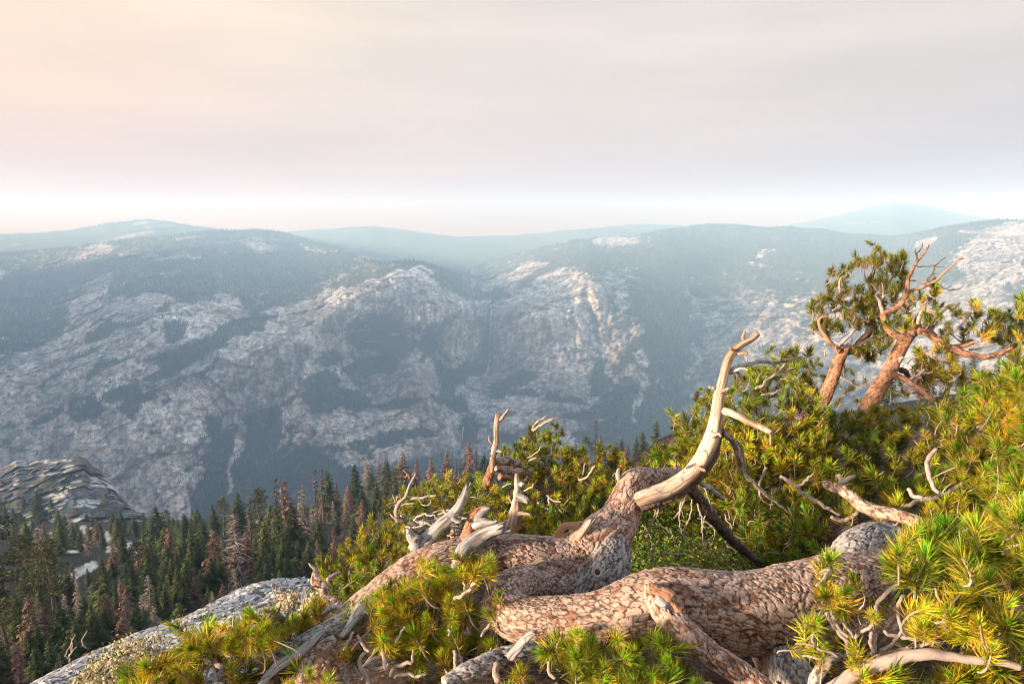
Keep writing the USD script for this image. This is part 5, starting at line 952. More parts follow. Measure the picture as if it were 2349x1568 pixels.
# ------------------------------------------------------------------ the snags and the two upright pines
stump = wood_thing('broken_stump', 'broken dead stump with two stacked brown limbs and bleached spire', 'dead tree', at(1119, 1120, 6.4))
limb(stump, 'trunk', L(K1, 6.4, 6.4, (1120, 900, 25), (1150, 770, 21), (1170, 690, 19), (1190, 600, 14)), 'bark_red', plate=.034, plate_h=.014, lump=.2, res=.010, seed=300, label='split reddish foot of the stump')
limb(stump, 'spire', L(K1, 6.38, 6.4, (1185, 720, 13), (1195, 600, 14), (1208, 470, 13.5), (1222, 330, 13), (1234, 200, 12), (1240, 110, 11), (1248, 45, 9)), 'cream', lump=.1, jag=.6, flute=.15, seed=301)
limb(stump, 'spire', L(K1, 6.4, 6.4, (1245, 130, 11), (1300, 95, 9), (1345, 40, 7), (1372, -10, 5)), 'cream', lump=.1, jag=.5, seed=302)
limb(stump, 'spire', L(K1, 6.4, 6.35, (1185, 390, 7), (1160, 350, 5), (1148, 295, 2)), 'cream', seed=303)
limb(stump, 'spire', L(K1, 6.4, 6.35, (1190, 590, 7), (1165, 550, 5), (1155, 510, 2)), 'cream', seed=304)
limb(stump, 'spire', L(K1, 6.4, 6.3, (1230, 490, 7), (1260, 478, 5), (1290, 480, 3)), 'cream', seed=305)
limb(stump, 'limb', L(K1, 6.4, 6.9, (1205, 590, 15), (1280, 592, 19), (1400, 605, 20), (1520, 640, 17), (1620, 685, 12)), 'bark', plate=.034, plate_h=.006, lump=.06, seed=306)
limb(stump, 'limb', L(K1, 6.36, 6.8, (1210, 665, 14), (1300, 690, 16), (1450, 712, 17), (1600, 715, 15), (1690, 705, 10)), 'bark', plate=.034, plate_h=.006, lump=.06, seed=307)
limb(stump, 'limb', L(K1, 6.3, 6.6, (1270, 760, 13), (1340, 785, 15), (1440, 800, 12)), 'bark_red', plate=.034, plate_h=.01, lump=.15, seed=308)
snag = wood_thing('dead_snag', 'short white splintered snag standing behind the split stub', 'dead tree', at(1164, 1222, 4.8))
limb(snag, 'trunk', L(K1, 4.8, 4.8, (1380, 1420, 22), (1420, 1290, 22), (1450, 1180, 22), (1465, 1050, 19), (1465, 920, 16), (1462, 830, 13), (1460, 735, 6)), 'cream', lump=.12, jag=.8, flute=.2, res=.01, seed=310)
limb(snag, 'broken_stub', L(K1, 4.78, 4.7, (1480, 990, 18), (1540, 1020, 15), (1600, 1050, 9)), 'grey', lump=.15, jag=.6, seed=311)
limb(snag, 'broken_stub', L(K1, 4.78, 4.72, (1490, 1190, 13), (1540, 1185, 9), (1625, 1200, 5)), 'cream', lump=.15, jag=.6, seed=312)
limb(snag, 'broken_stub', L(K1, 4.8, 4.76, (1480, 880, 12), (1520, 850, 12), (1540, 870, 9)), 'grey', lump=.15, jag=.5, seed=313)
limb(snag, 'splinter', L(K1, 4.8, 4.8, (1330, 1390, 8), (1380, 1250, 8), (1405, 1120, 6), (1390, 1030, 4), (1365, 985, 2)), 'cream', seed=314)
limb(snag, 'splinter', L(K1, 4.85, 4.8, (1450, 1340, 24), (1470, 1280, 20), (1490, 1200, 12)), 'bark_red', plate=.04, plate_h=.01, lump=.2, seed=315)
bush = wood_thing('dead_bush', 'leafless twiggy dead bush with a long side branch left of the stubs', 'dead bush', at(910, 1200, 5.5))
for i, pts in enumerate([[(95, 1290, 10), (85, 1190, 10), (90, 1110, 10), (140, 1050, 8), (190, 990, 7), (240, 880, 6), (305, 730, 3)], [(170, 1020, 6), (260, 1020, 6), (390, 1012, 6), (480, 995, 5), (540, 980, 3)], [(80, 1100, 5), (60, 1040, 5), (40, 980, 3)], [(75, 1090, 4), (40, 1085, 4), (0, 1075, 3)], [(100, 1070, 5), (80, 1040, 4), (110, 985, 2)], [(110, 1060, 4), (150, 1000, 4), (110, 960, 2)],
                         [(340, 1020, 3), (380, 1080, 3), (450, 1090, 3), (480, 1040, 2)], [(100, 1200, 4), (140, 1210, 4), (130, 1190, 2)], [(90, 1130, 5), (180, 1080, 4), (290, 1070, 2)], [(10, 1190, 3), (40, 1230, 3), (80, 1260, 3)]]):
    limb(bush, 'branch' if i < 2 else 'twig', L(K1, 5.5, 5.45, *pts), 'twig', lump=.1, seed=320 + i)
limb(bush, 'twig', L(K1, 5.8, 5.8, (240, 785, 4), (205, 740, 4), (170, 700, 2)), 'bark_red', seed=332)
limb(bush, 'twig', L(K1, 5.8, 5.8, (205, 745, 3), (200, 760, 3), (165, 760, 2)), 'bark_red', seed=333)
brush = wood_thing('brush_pile', 'loose pile of fallen pale twigs behind the grey leaning stub', 'twigs', at(960, 1215, 4.6))
rng = np.random.default_rng(41)
for i in range(46):
    x, y = rng.uniform(120, 900), rng.uniform(1200, 1440); a = rng.uniform(-.7, .5); ln = rng.uniform(80, 320)
    dx, dy = ln * math.cos(a), ln * math.sin(a) * .6; bow = rng.uniform(-50, 50)
    limb(brush, 'twig', L(K1, 4.7 + rng.uniform(-.3, .4), 4.6 + rng.uniform(-.3, .4), (x, y, rng.uniform(3, 6)), (x + dx * .5, y + dy * .5 + bow, 4), (x + dx, y + dy, 2)), rng.choice(['twig', 'grey', 'cream', 'bark_dark']), seed=340 + i)
limb(brush, 'twig', L(K1, 4.6, 4.6, (740, 1480, 16), (735, 1380, 14), (745, 1310, 11)), 'cream', seed=390)
limb(brush, 'twig', L(K1, 4.7, 4.7, (90, 1280, 10), (220, 1290, 9), (360, 1340, 8), (480, 1380, 6)), 'bark_dark', seed=391)

pb = wood_thing('upright_pine', 'taller orange-barked upright pine with dead antler branches at the right', 'pine tree', at(1985, 960, 7.3))
limb(pb, 'trunk', L(K7, 7.3, 7.3, (690, 1830, 38), (740, 1740, 36), (830, 1570, 33), (950, 1355, 30), (1060, 1150, 27), (1140, 1030, 25), (1210, 950, 22), (1235, 860, 13), (1250, 790, 8)), 'bark_red', res=.010, plate=.034, plate_h=.007, lump=.06, seed=400)
antler = limb(pb, 'limb', L(K7, 7.25, 7.1, (1150, 1050, 20), (1080, 1035, 20), (1000, 1005, 18), (930, 935, 17), (890, 850, 15), (880, 790, 13), (960, 765, 12), (1050, 705, 11), (1110, 620, 10), (1140, 530, 9), (1140, 450, 8), (1180, 350, 7), (1225, 260, 6), (1300, 170, 5), (1340, 110, 4), (1362, 65, 2)), 'bark_red', res=.010, plate=.034, plate_h=.004, lump=.08, seed=401)
limb(pb, 'limb', L(K7, 7.25, 7.0, (1240, 960, 20), (1350, 1000, 19), (1450, 1080, 18), (1560, 1145, 18), (1680, 1190, 16), (1850, 1245, 14), (2000, 1235, 12), (2150, 1170, 11), (2380, 1070, 9)), 'bark_red', res=.010, plate=.034, plate_h=.004, lump=.08, seed=402)
limb(pb, 'limb', L(K7, 7.2, 6.8, (1000, 1430, 13), (1060, 1460, 14), (1140, 1500, 13), (1260, 1590, 12), (1420, 1700, 10)), 'bark_red', plate=.034, plate_h=.004, lump=.08, seed=403)
limb(pb, 'limb', L(K7, 7.35, 7.4, (1060, 1380, 13), (1110, 1400, 12), (1145, 1450, 9)), 'bark_dark', seed=404)
parent_org[str(antler.GetPath())] = parent_org[str(pb.GetPath())]
for i, (mt, pts) in enumerate([('cream', [(1245, 900, 9), (1260, 820, 10), (1300, 765, 11), (1370, 765, 11), (1440, 775, 10), (1520, 745, 9), (1605, 698, 7)]), ('cream', [(1275, 780, 9), (1310, 700, 7), (1340, 650, 4)]), ('cream', [(1235, 805, 7), (1170, 790, 6), (1110, 755, 6), (1080, 715, 4)]), ('cream', [(1110, 750, 4), (1140, 700, 4), (1132, 655, 2)]), ('cream', [(1300, 935, 6), (1330, 900, 6), (1350, 890, 3)]),
        ('bark_red', [(1140, 560, 7), (1230, 535, 7), (1330, 500, 6.5), (1430, 445, 6), (1520, 365, 5), (1610, 285, 4), (1670, 230, 3), (1718, 178, 2)]), ('bark_dark', [(1300, 500, 4), (1360, 420, 4), (1410, 340, 4), (1450, 275, 3), (1540, 205, 1.5)]), ('bark_dark', [(1205, 295, 2.5), (1300, 302, 2.5), (1400, 294, 2.5), (1480, 240, 2)]), ('twig', [(1110, 440, 2), (1200, 447, 3), (1320, 470, 3), (1420, 470, 2.5)]),
        ('bark_dark', [(1440, 480, 3), (1500, 520, 3), (1570, 545, 3), (1690, 528, 1.5)]), ('twig', [(875, 790, 9), (865, 720, 8), (838, 655, 6), (800, 605, 2)]), ('twig', [(840, 655, 4), (870, 625, 4), (915, 592, 2)]), ('twig', [(870, 620, 3), (880, 540, 3), (860, 470, 2)]), ('bark_dark', [(1235, 245, 4), (1222, 190, 4), (1217, 120, 2)]), ('bark_dark', [(1225, 165, 3), (1265, 130, 3), (1292, 55, 2)]),
        ('twig', [(1050, 700, 3), (970, 695, 3), (895, 692, 2)]), ('twig', [(1300, 530, 3), (1360, 590, 3), (1420, 640, 2)]), ('twig', [(1150, 650, 3), (1230, 670, 3), (1300, 695, 2)]), ('bark_dark', [(1440, 310, 2), (1490, 300, 2), (1525, 297, 1.5)]), ('bark_dark', [(1400, 385, 2), (1430, 375, 2), (1455, 372, 1.5)]), ('bark_dark', [(1680, 235, 3), (1710, 218, 2.5), (1735, 213, 1.5)]),
        ('bark_red', [(1590, 1145, 12), (1680, 1125, 10), (1760, 1110, 9), (1830, 1085, 7), (1880, 1085, 4)]), ('grey', [(1780, 1165, 6), (1880, 1150, 6), (1980, 1125, 5), (2070, 1098, 2)]), ('twig', [(1480, 1040, 4), (1560, 1015, 5), (1640, 960, 5), (1720, 880, 5), (1790, 790, 4), (1820, 720, 3)]), ('bark_dark', [(1500, 1050, 3), (1580, 1010, 3), (1680, 1080, 3), (1760, 1090, 2)]),
        ('bark_red', [(1425, 1100, 5), (1390, 1190, 6), (1400, 1260, 6), (1470, 1290, 5), (1570, 1290, 4), (1670, 1275, 2)]), ('cream', [(1650, 1220, 4), (1690, 1250, 3), (1715, 1275, 2)]), ('grey', [(2140, 1210, 4), (2220, 1225, 4), (2300, 1220, 3)]), ('twig', [(1160, 1500, 5), (1250, 1430, 5), (1310, 1370, 4)]), ('twig', [(1230, 1380, 4), (1290, 1410, 4), (1400, 1395, 2)]), ('grey', [(1060, 1290, 5), (1070, 1250, 6), (1090, 1245, 4)])]):
    limb(antler if 5 <= i <= 20 else pb, 'dead_branch', L(K7, 7.2, 7.15, *pts), mt, lump=.08, seed=410 + i)
pa = wood_thing('upright_pine', 'left upright pine with broken crown and dense dark needle tufts', 'pine tree', at(1896, 915, 7.7))
limb(pa, 'trunk', L(K7, 7.7, 7.7, (240, 1720, 30), (310, 1570, 28), (390, 1360, 26), (445, 1220, 25), (490, 1130, 22)), 'bark_red', res=.010, plate=.034, plate_h=.006, lump=.07, jag=.5, seed=450)
limb(pa, 'limb', L(K7, 7.75, 8.0, (500, 1190, 16), (590, 1150, 15), (680, 1050, 15), (745, 940, 13), (745, 800, 11), (752, 640, 9), (765, 480, 7), (785, 330, 6), (795, 190, 4), (800, 120, 2)), 'bark_dark', plate=.034, plate_h=.004, seed=451)
limb(pa, 'limb', L(K7, 7.65, 7.5, (420, 1180, 12), (360, 1130, 10), (290, 1050, 9), (240, 960, 8), (208, 890, 7), (225, 845, 5), (310, 825, 3)), 'bark_red', seed=452)
for i, (mt, pts) in enumerate([('cream', [(415, 1120, 6), (480, 1070, 7), (560, 995, 6), (620, 950, 5), (680, 900, 3)]), ('grey', [(270, 1110, 8), (340, 1110, 8), (430, 1130, 7), (500, 1130, 6), (560, 1055, 4)]), ('twig', [(300, 1070, 5), (220, 1020, 5), (160, 970, 3)]), ('cream', [(300, 1150, 3), (270, 1200, 3), (275, 1250, 2)]), ('cream', [(380, 1130, 3), (400, 1180, 3), (400, 1205, 2)]),
        ('twig', [(350, 760, 5), (430, 690, 5), (435, 560, 5), (440, 430, 4), (510, 395, 3), (540, 320, 2)]), ('twig', [(520, 730, 4), (570, 640, 4), (585, 550, 3)]), ('twig', [(390, 860, 4), (440, 770, 3)]), ('bark_dark', [(750, 720, 5), (880, 640, 4), (970, 430, 3), (1070, 240, 2)]), ('bark_dark', [(760, 560, 4), (700, 420, 3), (690, 260, 2)]), ('bark_dark', [(640, 1130, 6), (760, 1050, 5), (880, 990, 4), (930, 900, 2)]), ('bark_dark', [(740, 880, 5), (640, 850, 4), (540, 830, 3)]),
        ('bark_dark', [(560, 1150, 5), (700, 1130, 5), (860, 1210, 4)]), ('bark_dark', [(400, 940, 4), (310, 930, 3), (200, 920, 2)]), ('twig', [(440, 1450, 4), (530, 1500, 5), (650, 1540, 4), (770, 1470, 2)])]):
    limb(pa, 'dead_branch' if mt in ('cream', 'grey') else 'branch', L(K7, 7.6, 7.65, *pts), mt, seed=460 + i)
print('wood triangles', WOOD_TRIS[0])
# ------------------------------------------------------------------ needle tufts and shrubs
OLD = [(.62, .45, .024), (.68, .42, .022), (.54, .46, .024), (.44, .42, .022), (.60, .36, .020), (.70, .38, .024)]
MIDC = [(.20, .26, .014), (.27, .33, .018), (.34, .37, .020), (.14, .19, .013)]
NEW = [(.19, .42, .018), (.27, .50, .022), (.36, .54, .026)]
def tuft(seed, n_old=62, n_new=20, length=.105, width=.0036, fresh=1.0, dark=False):
    """A shoot end: long older needles spreading round it, short bright new ones at the tip. Axis +z, origin where the twig ends."""
    r = np.random.default_rng(seed); V = []; F = []; C = []
    warm = r.uniform(.2, .8); zl = r.uniform(.05, .115)
    for k in range(n_old + n_new):
        new = k >= n_old
        if new:
            pol = abs(r.normal(0, .38)); z0 = r.uniform(.015, .04); ln = length * r.uniform(.5, .8) ; w = width * 1.35
            col = np.array(NEW[r.integers(3)])
        else:
            z0 = r.uniform(-zl, .03); pol = np.interp(z0, [-zl, .03], [1.2, .45]) + r.normal(0, .26); ln = length * r.uniform(.6, 1.2); w = width
            old = r.random() < np.interp(z0, [-zl, .03], [.9, .25]) * (.4 + warm)
            col = np.array(OLD[r.integers(6)] if old else MIDC[r.integers(4)])
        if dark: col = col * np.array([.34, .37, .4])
        a = r.uniform(0, 2 * math.pi)
        d = np.array([math.sin(pol) * math.cos(a), math.sin(pol) * math.sin(a), math.cos(pol)])
        s = np.cross(d, r.normal(0, 1, 3)); s /= np.linalg.norm(s)
        p0 = np.array([0, 0, z0]); bend = np.array([0, 0, r.uniform(-.18, .30) * ln])
        p1 = p0 + d * ln * .55 + bend * .25; p2 = p0 + d * ln + bend
        b = len(V); V += [p0 - s * w * .35, p0 + s * w * .35, p1 - s * w * .5, p1 + s * w * .5, p2]
        F += [(b, b + 1, b + 3), (b, b + 3, b + 2), (b + 2, b + 3, b + 4)]
        tip = np.clip(col * (1.25 if not new else 1.12) + (np.array([.05, .025, 0]) if not new else 0), 0, 1)
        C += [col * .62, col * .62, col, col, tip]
    if not dark:   # the brown bud scales in the middle
        for k in range(5):
            a = r.uniform(0, 6.28); b = len(V); p = np.array([math.cos(a) * .006, math.sin(a) * .006, r.uniform(.0, .03)])
            V += [p, p + [math.cos(a) * .01, math.sin(a) * .01, .014], p + [-math.sin(a) * .008, math.cos(a) * .008, .004]]; F.append((b, b + 1, b + 2)); C += [(.36, .16, .07)] * 3
    return np.array(V), np.array(F), np.array(C)
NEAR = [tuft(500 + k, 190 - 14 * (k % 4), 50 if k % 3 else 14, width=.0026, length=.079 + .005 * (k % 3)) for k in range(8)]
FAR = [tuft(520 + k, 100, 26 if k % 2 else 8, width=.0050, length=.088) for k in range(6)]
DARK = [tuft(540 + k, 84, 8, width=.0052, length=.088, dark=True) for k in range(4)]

def quat_between_z(d, spin):
    """Unit quaternions (w, x, y, z) that turn +z onto d after a spin about z."""
    d = d / np.linalg.norm(d, axis=1, keepdims=True); w = 1 + d[:, 2]; q = np.stack([w, -d[:, 1], d[:, 0], 0 * w], 1)
    bad = w < 1e-5; q[bad] = [0, 1, 0, 0]; q /= np.linalg.norm(q, axis=1, keepdims=True)
    s = np.stack([np.cos(spin / 2), 0 * spin, 0 * spin, np.sin(spin / 2)], 1)
    a, b, c, e = q.T; A_, B_, C_, D_ = s.T
    return np.stack([a * A_ - b * B_ - c * C_ - e * D_, a * B_ + b * A_ + c * D_ - e * C_, a * C_ - b * D_ + c * A_ + e * B_, a * D_ + b * C_ - c * B_ + e * A_], 1)
def qmat(q):
    w, x, y, z = q
    return np.array([[1 - 2 * (y * y + z * z), 2 * (x * y - z * w), 2 * (x * z + y * w)], [2 * (x * y + z * w), 1 - 2 * (x * x + z * z), 2 * (y * z - x * w)], [2 * (x * z - y * w), 2 * (y * z + x * w), 1 - 2 * (x * x + y * y)]])

from shapely.geometry import Polygon, Point
import shapely
def scatter(poly, gap_fn, seed, tries=6000):
    """Points spread through a polygon with a spacing that may change from place to place."""
    r = np.random.default_rng(seed); P = Polygon(poly).buffer(0); x0, y0, x1, y1 = P.bounds
    c = np.stack([r.uniform(x0, x1, tries), r.uniform(y0, y1, tries)], 1); c = c[shapely.contains_xy(P, c[:, 0], c[:, 1])]
    out = np.zeros((0, 2)); keep = []
    cell = {}
    for p in c:
        g = gap_fn(p[0], p[1]); k = (int(p[0] // 40), int(p[1] // 40)); ok = True
        for i in (-1, 0, 1):
            for j in (-1, 0, 1):
                for q in cell.get((k[0] + i, k[1] + j), ()):
                    if (q[0] - p[0]) ** 2 + (q[1] - p[1]) ** 2 < g * g: ok = False; break
                if not ok: break
            if not ok: break
        if ok: keep.append(p); cell.setdefault(k, []).append(p)
    return np.array(keep).reshape(-1, 2)

def twig_mesh(base, tip_dir, ln, r0, rnd, sides=5):
    """A short bent stick ending at base, coming from behind and below."""
    back = -tip_dir * ln * .5 + rnd.normal(0, .12, 3) * ln; down = back + np.array([rnd.normal(0, .25), rnd.normal(.25, .2), -.55]) * ln * .6
    p = np.array([base + tip_dir * .02, base + back, base + down]); q = CubicSpline([0, 1, 2], p)(np.linspace(0, 2, 6)); rad = np.linspace(r0 * .75, r0 * 1.15, 6)
    t = np.gradient(q, axis=0); t /= np.linalg.norm(t, axis=1, keepdims=True); a = np.cross(t, [.3, .2, .9]); a /= np.linalg.norm(a, axis=1, keepdims=True); b = np.cross(t, a)
    th = np.arange(sides) * 2 * math.pi / sides
    return (q[:, None] + rad[:, None, None] * (np.cos(th)[None, :, None] * a[:, None] + np.sin(th)[None, :, None] * b[:, None])).reshape(-1, 3), grid_faces(6, sides, True), q

def needles_on(t, pts, seed, parts_max=300, near=True, up=1.0, out=.55, spread=.5, size=1.0, twigs=True, twig_len=.22, twig_mat='twig', tone='mixed', name='needle_tuft'):
    """pts: (u, v, depth, scale). The nearest parts_max tufts are parts of the thing t; the others one mass. Every tuft sits on its own twig."""
    r = np.random.default_rng(seed); pts = np.asarray(pts, float); org = parent_org[str(t.GetPath())]; path = str(t.GetPath())
    base = at(pts[:, 0], pts[:, 1], pts[:, 2])
    tc = EYE - base; tc /= np.linalg.norm(tc, axis=1, keepdims=True)
    d = np.array([0, 0, up]) + tc * out + r.normal(0, spread, (len(pts), 3)) + np.array([-.12, 0, 0]); d /= np.linalg.norm(d, axis=1, keepdims=True)
    q = quat_between_z(d, r.uniform(0, 6.28, len(pts))); sc = pts[:, 3] * size * r.uniform(.7, 1.25, len(pts))
    gold = np.clip(sstep(.36, .62, fbm(base * np.array([1.6, 1.6, 1.6]) + seed, 3, 17)) + r.normal(0, .22, len(pts)), 0, 1)
    order = np.argsort(pts[:, 2]); lib = {'near': NEAR, 'far': FAR, 'dark': DARK}
    first = order[:parts_max]
    for i in first:
        L_ = lib['near' if near and pts[i, 2] < 4.6 else ('dark' if tone == 'dark' or (tone == 'mixed' and r.random() < .12) or (tone == 'upright' and r.random() < .7) else 'far')]
        v, f, c = L_[r.integers(len(L_))]
        v = (v * sc[i]) @ qmat(q[i]).T + base[i]
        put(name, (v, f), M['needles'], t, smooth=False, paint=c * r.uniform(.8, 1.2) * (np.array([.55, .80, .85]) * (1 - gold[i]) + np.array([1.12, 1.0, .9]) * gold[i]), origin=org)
    rest = order[parts_max:]
    if len(rest):
        lb = FAR + DARK if tone != 'dark' else DARK
        instancer(numbered(path, 'needle_mass'), [(v, f, M['needles'], c) for v, f, c in lb], r.integers(0, len(lb), len(rest)), base[rest] - org, q[rest], np.repeat(sc[rest, None], 3, 1))
    if twigs:
        V = []; F = []; G = []; n = 0
        for i in order[:max(parts_max, 260)]:
            a, b, cl = twig_mesh(base[i], d[i], twig_len * r.uniform(.6, 1.3), .0045 * sc[i] ** .5, r); V.append(a); F.append(b + n); n += len(a); G.append(a * 1.0)
        V = np.vstack(V); put('twigs', (V, np.vstack(F)), M[twig_mat], t, smooth=True, paint=np.tile([[.05, .5, 0]], (len(V), 1)), grain=np.vstack(G), origin=org, kind='stuff')
    return len(rest)

def under_mass(t, pts, seed, layers=2, step=.14, drop=18, size=1.1, keep=1.0, tone='dark'):
    """Deeper foliage behind the outer tufts, its shade put into darker needle colours, as one mass."""
    r = np.random.default_rng(seed); pts = np.asarray(pts, float); org = parent_org[str(t.GetPath())]; P = []
    for l in range(layers):
        m = pts[r.random(len(pts)) < keep].copy(); m[:, 2] += step * (l + 1) * r.uniform(.6, 1.4, len(m)); m[:, 0] += r.normal(0, 22, len(m)) * 4 / m[:, 2]; m[:, 1] += r.normal(0, 14, len(m)) * 4 / m[:, 2] + drop * (l + 1) * .5; P.append(m)
    P = np.vstack(P); base = at(P[:, 0], P[:, 1], P[:, 2]); d = np.array([0, 0, .9]) + r.normal(0, .6, (len(P), 3)); q = quat_between_z(d, r.uniform(0, 6.28, len(P)))
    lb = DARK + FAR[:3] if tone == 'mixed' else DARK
    instancer(numbered(str(t.GetPath()), 'shaded_needles'), [(v, f, M['needles'], c) for v, f, c in lb], r.integers(0, len(lb), len(P)), base - org, q, np.repeat((P[:, 3] * size * r.uniform(.8, 1.25, len(P)))[:, None], 3, 1))

def surf(pts):
    p = np.array(pts, float); return RBFInterpolator(p[:, :2] / 100, p[:, 2], kernel='thin_plate_spline', smoothing=.01)
def thicket(name, label, category, poly, depth_pts, seed, gap=.105, size=1.0, layers=3, near=False, tone='mixed', extra=(), parts_max=300, jitter=.10, under=True, twig_len=.22, edge_up=0.0):
    S = surf(depth_pts)
    D = lambda u, v: float(S(np.array([[u, v]]) / 100)[0])
    gf = lambda u, v: gap * FPX / np.interp(v, dv, dd)
    dv = np.array(sorted({q[1] for q in depth_pts})); dd = np.array([np.mean([q[2] for q in depth_pts if q[1] == x]) for x in dv])
    p = scatter(poly, gf, seed); r = np.random.default_rng(seed + 1)
    dep_ = S(p / 100) + r.uniform(-jitter, jitter, len(p))
    pts = np.column_stack([p, dep_, np.full(len(p), size)])
    if len(extra): pts = np.vstack([np.array([(u, v, d_, s_) for u, v, d_, s_ in extra]), pts])
    c = at(p[:, 0].mean(), p[:, 1].max(), dep_.mean()); t = wood_thing(name, label, category, c)
    needles_on(t, pts, seed + 2, parts_max, near, size=1.0, tone=tone, twig_len=twig_len)
    if under: under_mass(t, pts, seed + 3, layers)
    return t, pts

# behind and between: pine thickets on the far side of the trunk
t1, _ = thicket('pine_shrub', 'low pine shrub at the left end of the fallen trunk, beside the slab', 'pine shrub', [(733, 1345), (745, 1300), (790, 1245), (835, 1205), (880, 1186), (915, 1188), (938, 1215), (945, 1262), (890, 1325), (820, 1395), (765, 1385)],
   [(740, 1340, 4.5), (835, 1205, 5.2), (900, 1188, 5.2), (940, 1260, 4.4), (860, 1360, 4.0), (770, 1380, 3.9)], 600, gap=.085, size=.72)
t2, _ = thicket('pine_shrub', 'golden green pine shrub left of the broken stump', 'pine shrub', [(895, 1150), (940, 1115), (1000, 1092), (1050, 1077), (1090, 1080), (1112, 1112), (1160, 1120), (1200, 1135), (1260, 1180), (1275, 1232), (1130, 1235), (1000, 1232), (920, 1215)],
   [(900, 1150, 6.6), (1060, 1080, 6.9), (1110, 1100, 6.3), (1250, 1180, 5.6), (1270, 1230, 4.9), (1000, 1230, 5.0), (920, 1210, 5.3)], 610, gap=.10, size=.80)
t3, p3 = thicket('pine_shrub', 'green pine thicket right of the broken stump with dead twigs on its top', 'pine shrub', [(1148, 1040), (1160, 1020), (1195, 1008), (1215, 985), (1240, 990), (1275, 985), (1275, 1015), (1310, 1040), (1340, 1030), (1375, 1022), (1420, 1030), (1432, 1065), (1425, 1100), (1412, 1160), (1360, 1225), (1290, 1250), (1215, 1245), (1195, 1190), (1215, 1120), (1200, 1080), (1165, 1066)],
   [(1160, 1030, 7.3), (1250, 985, 7.4), (1400, 1030, 6.9), (1420, 1100, 6.2), (1330, 1150, 5.6), (1210, 1120, 6.2), (1300, 1240, 4.7), (1220, 1240, 4.8)], 620, gap=.10, size=.82,
   extra=[(*K1(1520, 330), 7.4, .6), (*K1(1560, 380), 7.4, .6), (*K1(1650, 160), 7.4, .5), (*K1(1880, 170), 7.4, .6), (*K1(1920, 200), 7.4, .6), (*K1(1940, 310), 7.4, .6), (*K1(1620, 240), 7.4, .7), (*K1(1700, 260), 7.4, .7), (*K1(1820, 240), 7.4, .6)])
for i, pts in enumerate([[(1640, 240, 5), (1670, 180, 5), (1730, 110, 4), (1805, 70, 2)], [(1650, 240, 6), (1720, 190, 6), (1830, 125, 5), (1960, 80, 2)], [(1660, 235, 5), (1760, 160, 4), (1840, 115, 4), (1890, 130, 2)]]):
    limb(t3, 'dead_twig', L(K1, 7.3, 7.3, *pts), 'cream', seed=700 + i)
for i, pts in enumerate([[(2170, 805, 5), (2260, 770, 5), (2320, 710, 5), (2360, 640, 4)], [(1590, 550, 3), (1680, 490, 3), (1750, 420, 3)], [(1610, 580, 4), (1690, 550, 3)], [(1550, 925, 4), (1610, 900, 4), (1660, 850, 3)], [(1700, 1060, 4), (1760, 1110, 4), (1830, 1140, 3)], [(1830, 990, 5), (1840, 1120, 5), (1850, 1170, 4)], [(1810, 980, 4), (1900, 1040, 4), (1970, 1050, 3)], [(1870, 1170, 4), (1930, 1260, 5), (2010, 1320, 4)], [(1890, 1060, 3), (1940, 1130, 3), (1990, 1180, 3)], [(1300, 890, 3), (1350, 860, 3), (1400, 845, 2)], [(2220, 740, 3), (2235, 680, 3), (2250, 610, 3)]]):
    limb(t3, 'branch', L(K1, 5.6, 5.5, *pts), 'twig', seed=710 + i)
t4, _ = thicket('pine_shrub', 'dense green pine thicket behind the bleached spar', 'pine shrub', [(1445, 1075), (1475, 1062), (1535, 1010), (1540, 962), (1590, 955), (1612, 905), (1650, 915), (1690, 880), (1722, 850), (1800, 830), (1838, 860), (1880, 900), (1905, 960), (1895, 1040), (1860, 1120), (1905, 1180), (1900, 1262), (1840, 1300), (1760, 1310), (1700, 1200), (1600, 1150), (1500, 1150)],
   [(1450, 1075, 6.4), (1540, 965, 6.6), (1700, 880, 6.0), (1830, 860, 6.2), (1900, 960, 5.6), (1860, 1120, 4.9), (1700, 1080, 5.0), (1600, 1140, 4.8), (1500, 1150, 5.4), (1900, 1250, 4.2), (1760, 1305, 4.2)], 630, gap=.105, size=.9,
   extra=[(*K6(1840, 640), 5.4, .95), (*K6(1920, 560), 5.4, .7), (*K6(1470, 750), 5.2, .55), (*K6(1280, 1000), 5.0, .9), (*K6(1000, 1010), 5.0, .7), (*K6(1880, 930), 5.2, .8), (*K6(90, 1330), 6.3, .8), (*K6(240, 1430), 6.3, .7), (*K6(2180, 650), 6.4, .7), (*K6(2060, 760), 6.4, .5)])
for i, pts in enumerate([[(1130, 1320, 6), (1290, 1210, 7), (1500, 1050, 6), (1690, 840, 4)], [(1610, 980, 3), (1760, 990, 3), (1860, 960, 3)], [(1240, 1440, 4), (1500, 1390, 4), (1660, 1330, 3)]]):
    limb(t4, 'branch', L(K6, 5.3, 5.3, *pts), 'twig', seed=740 + i)
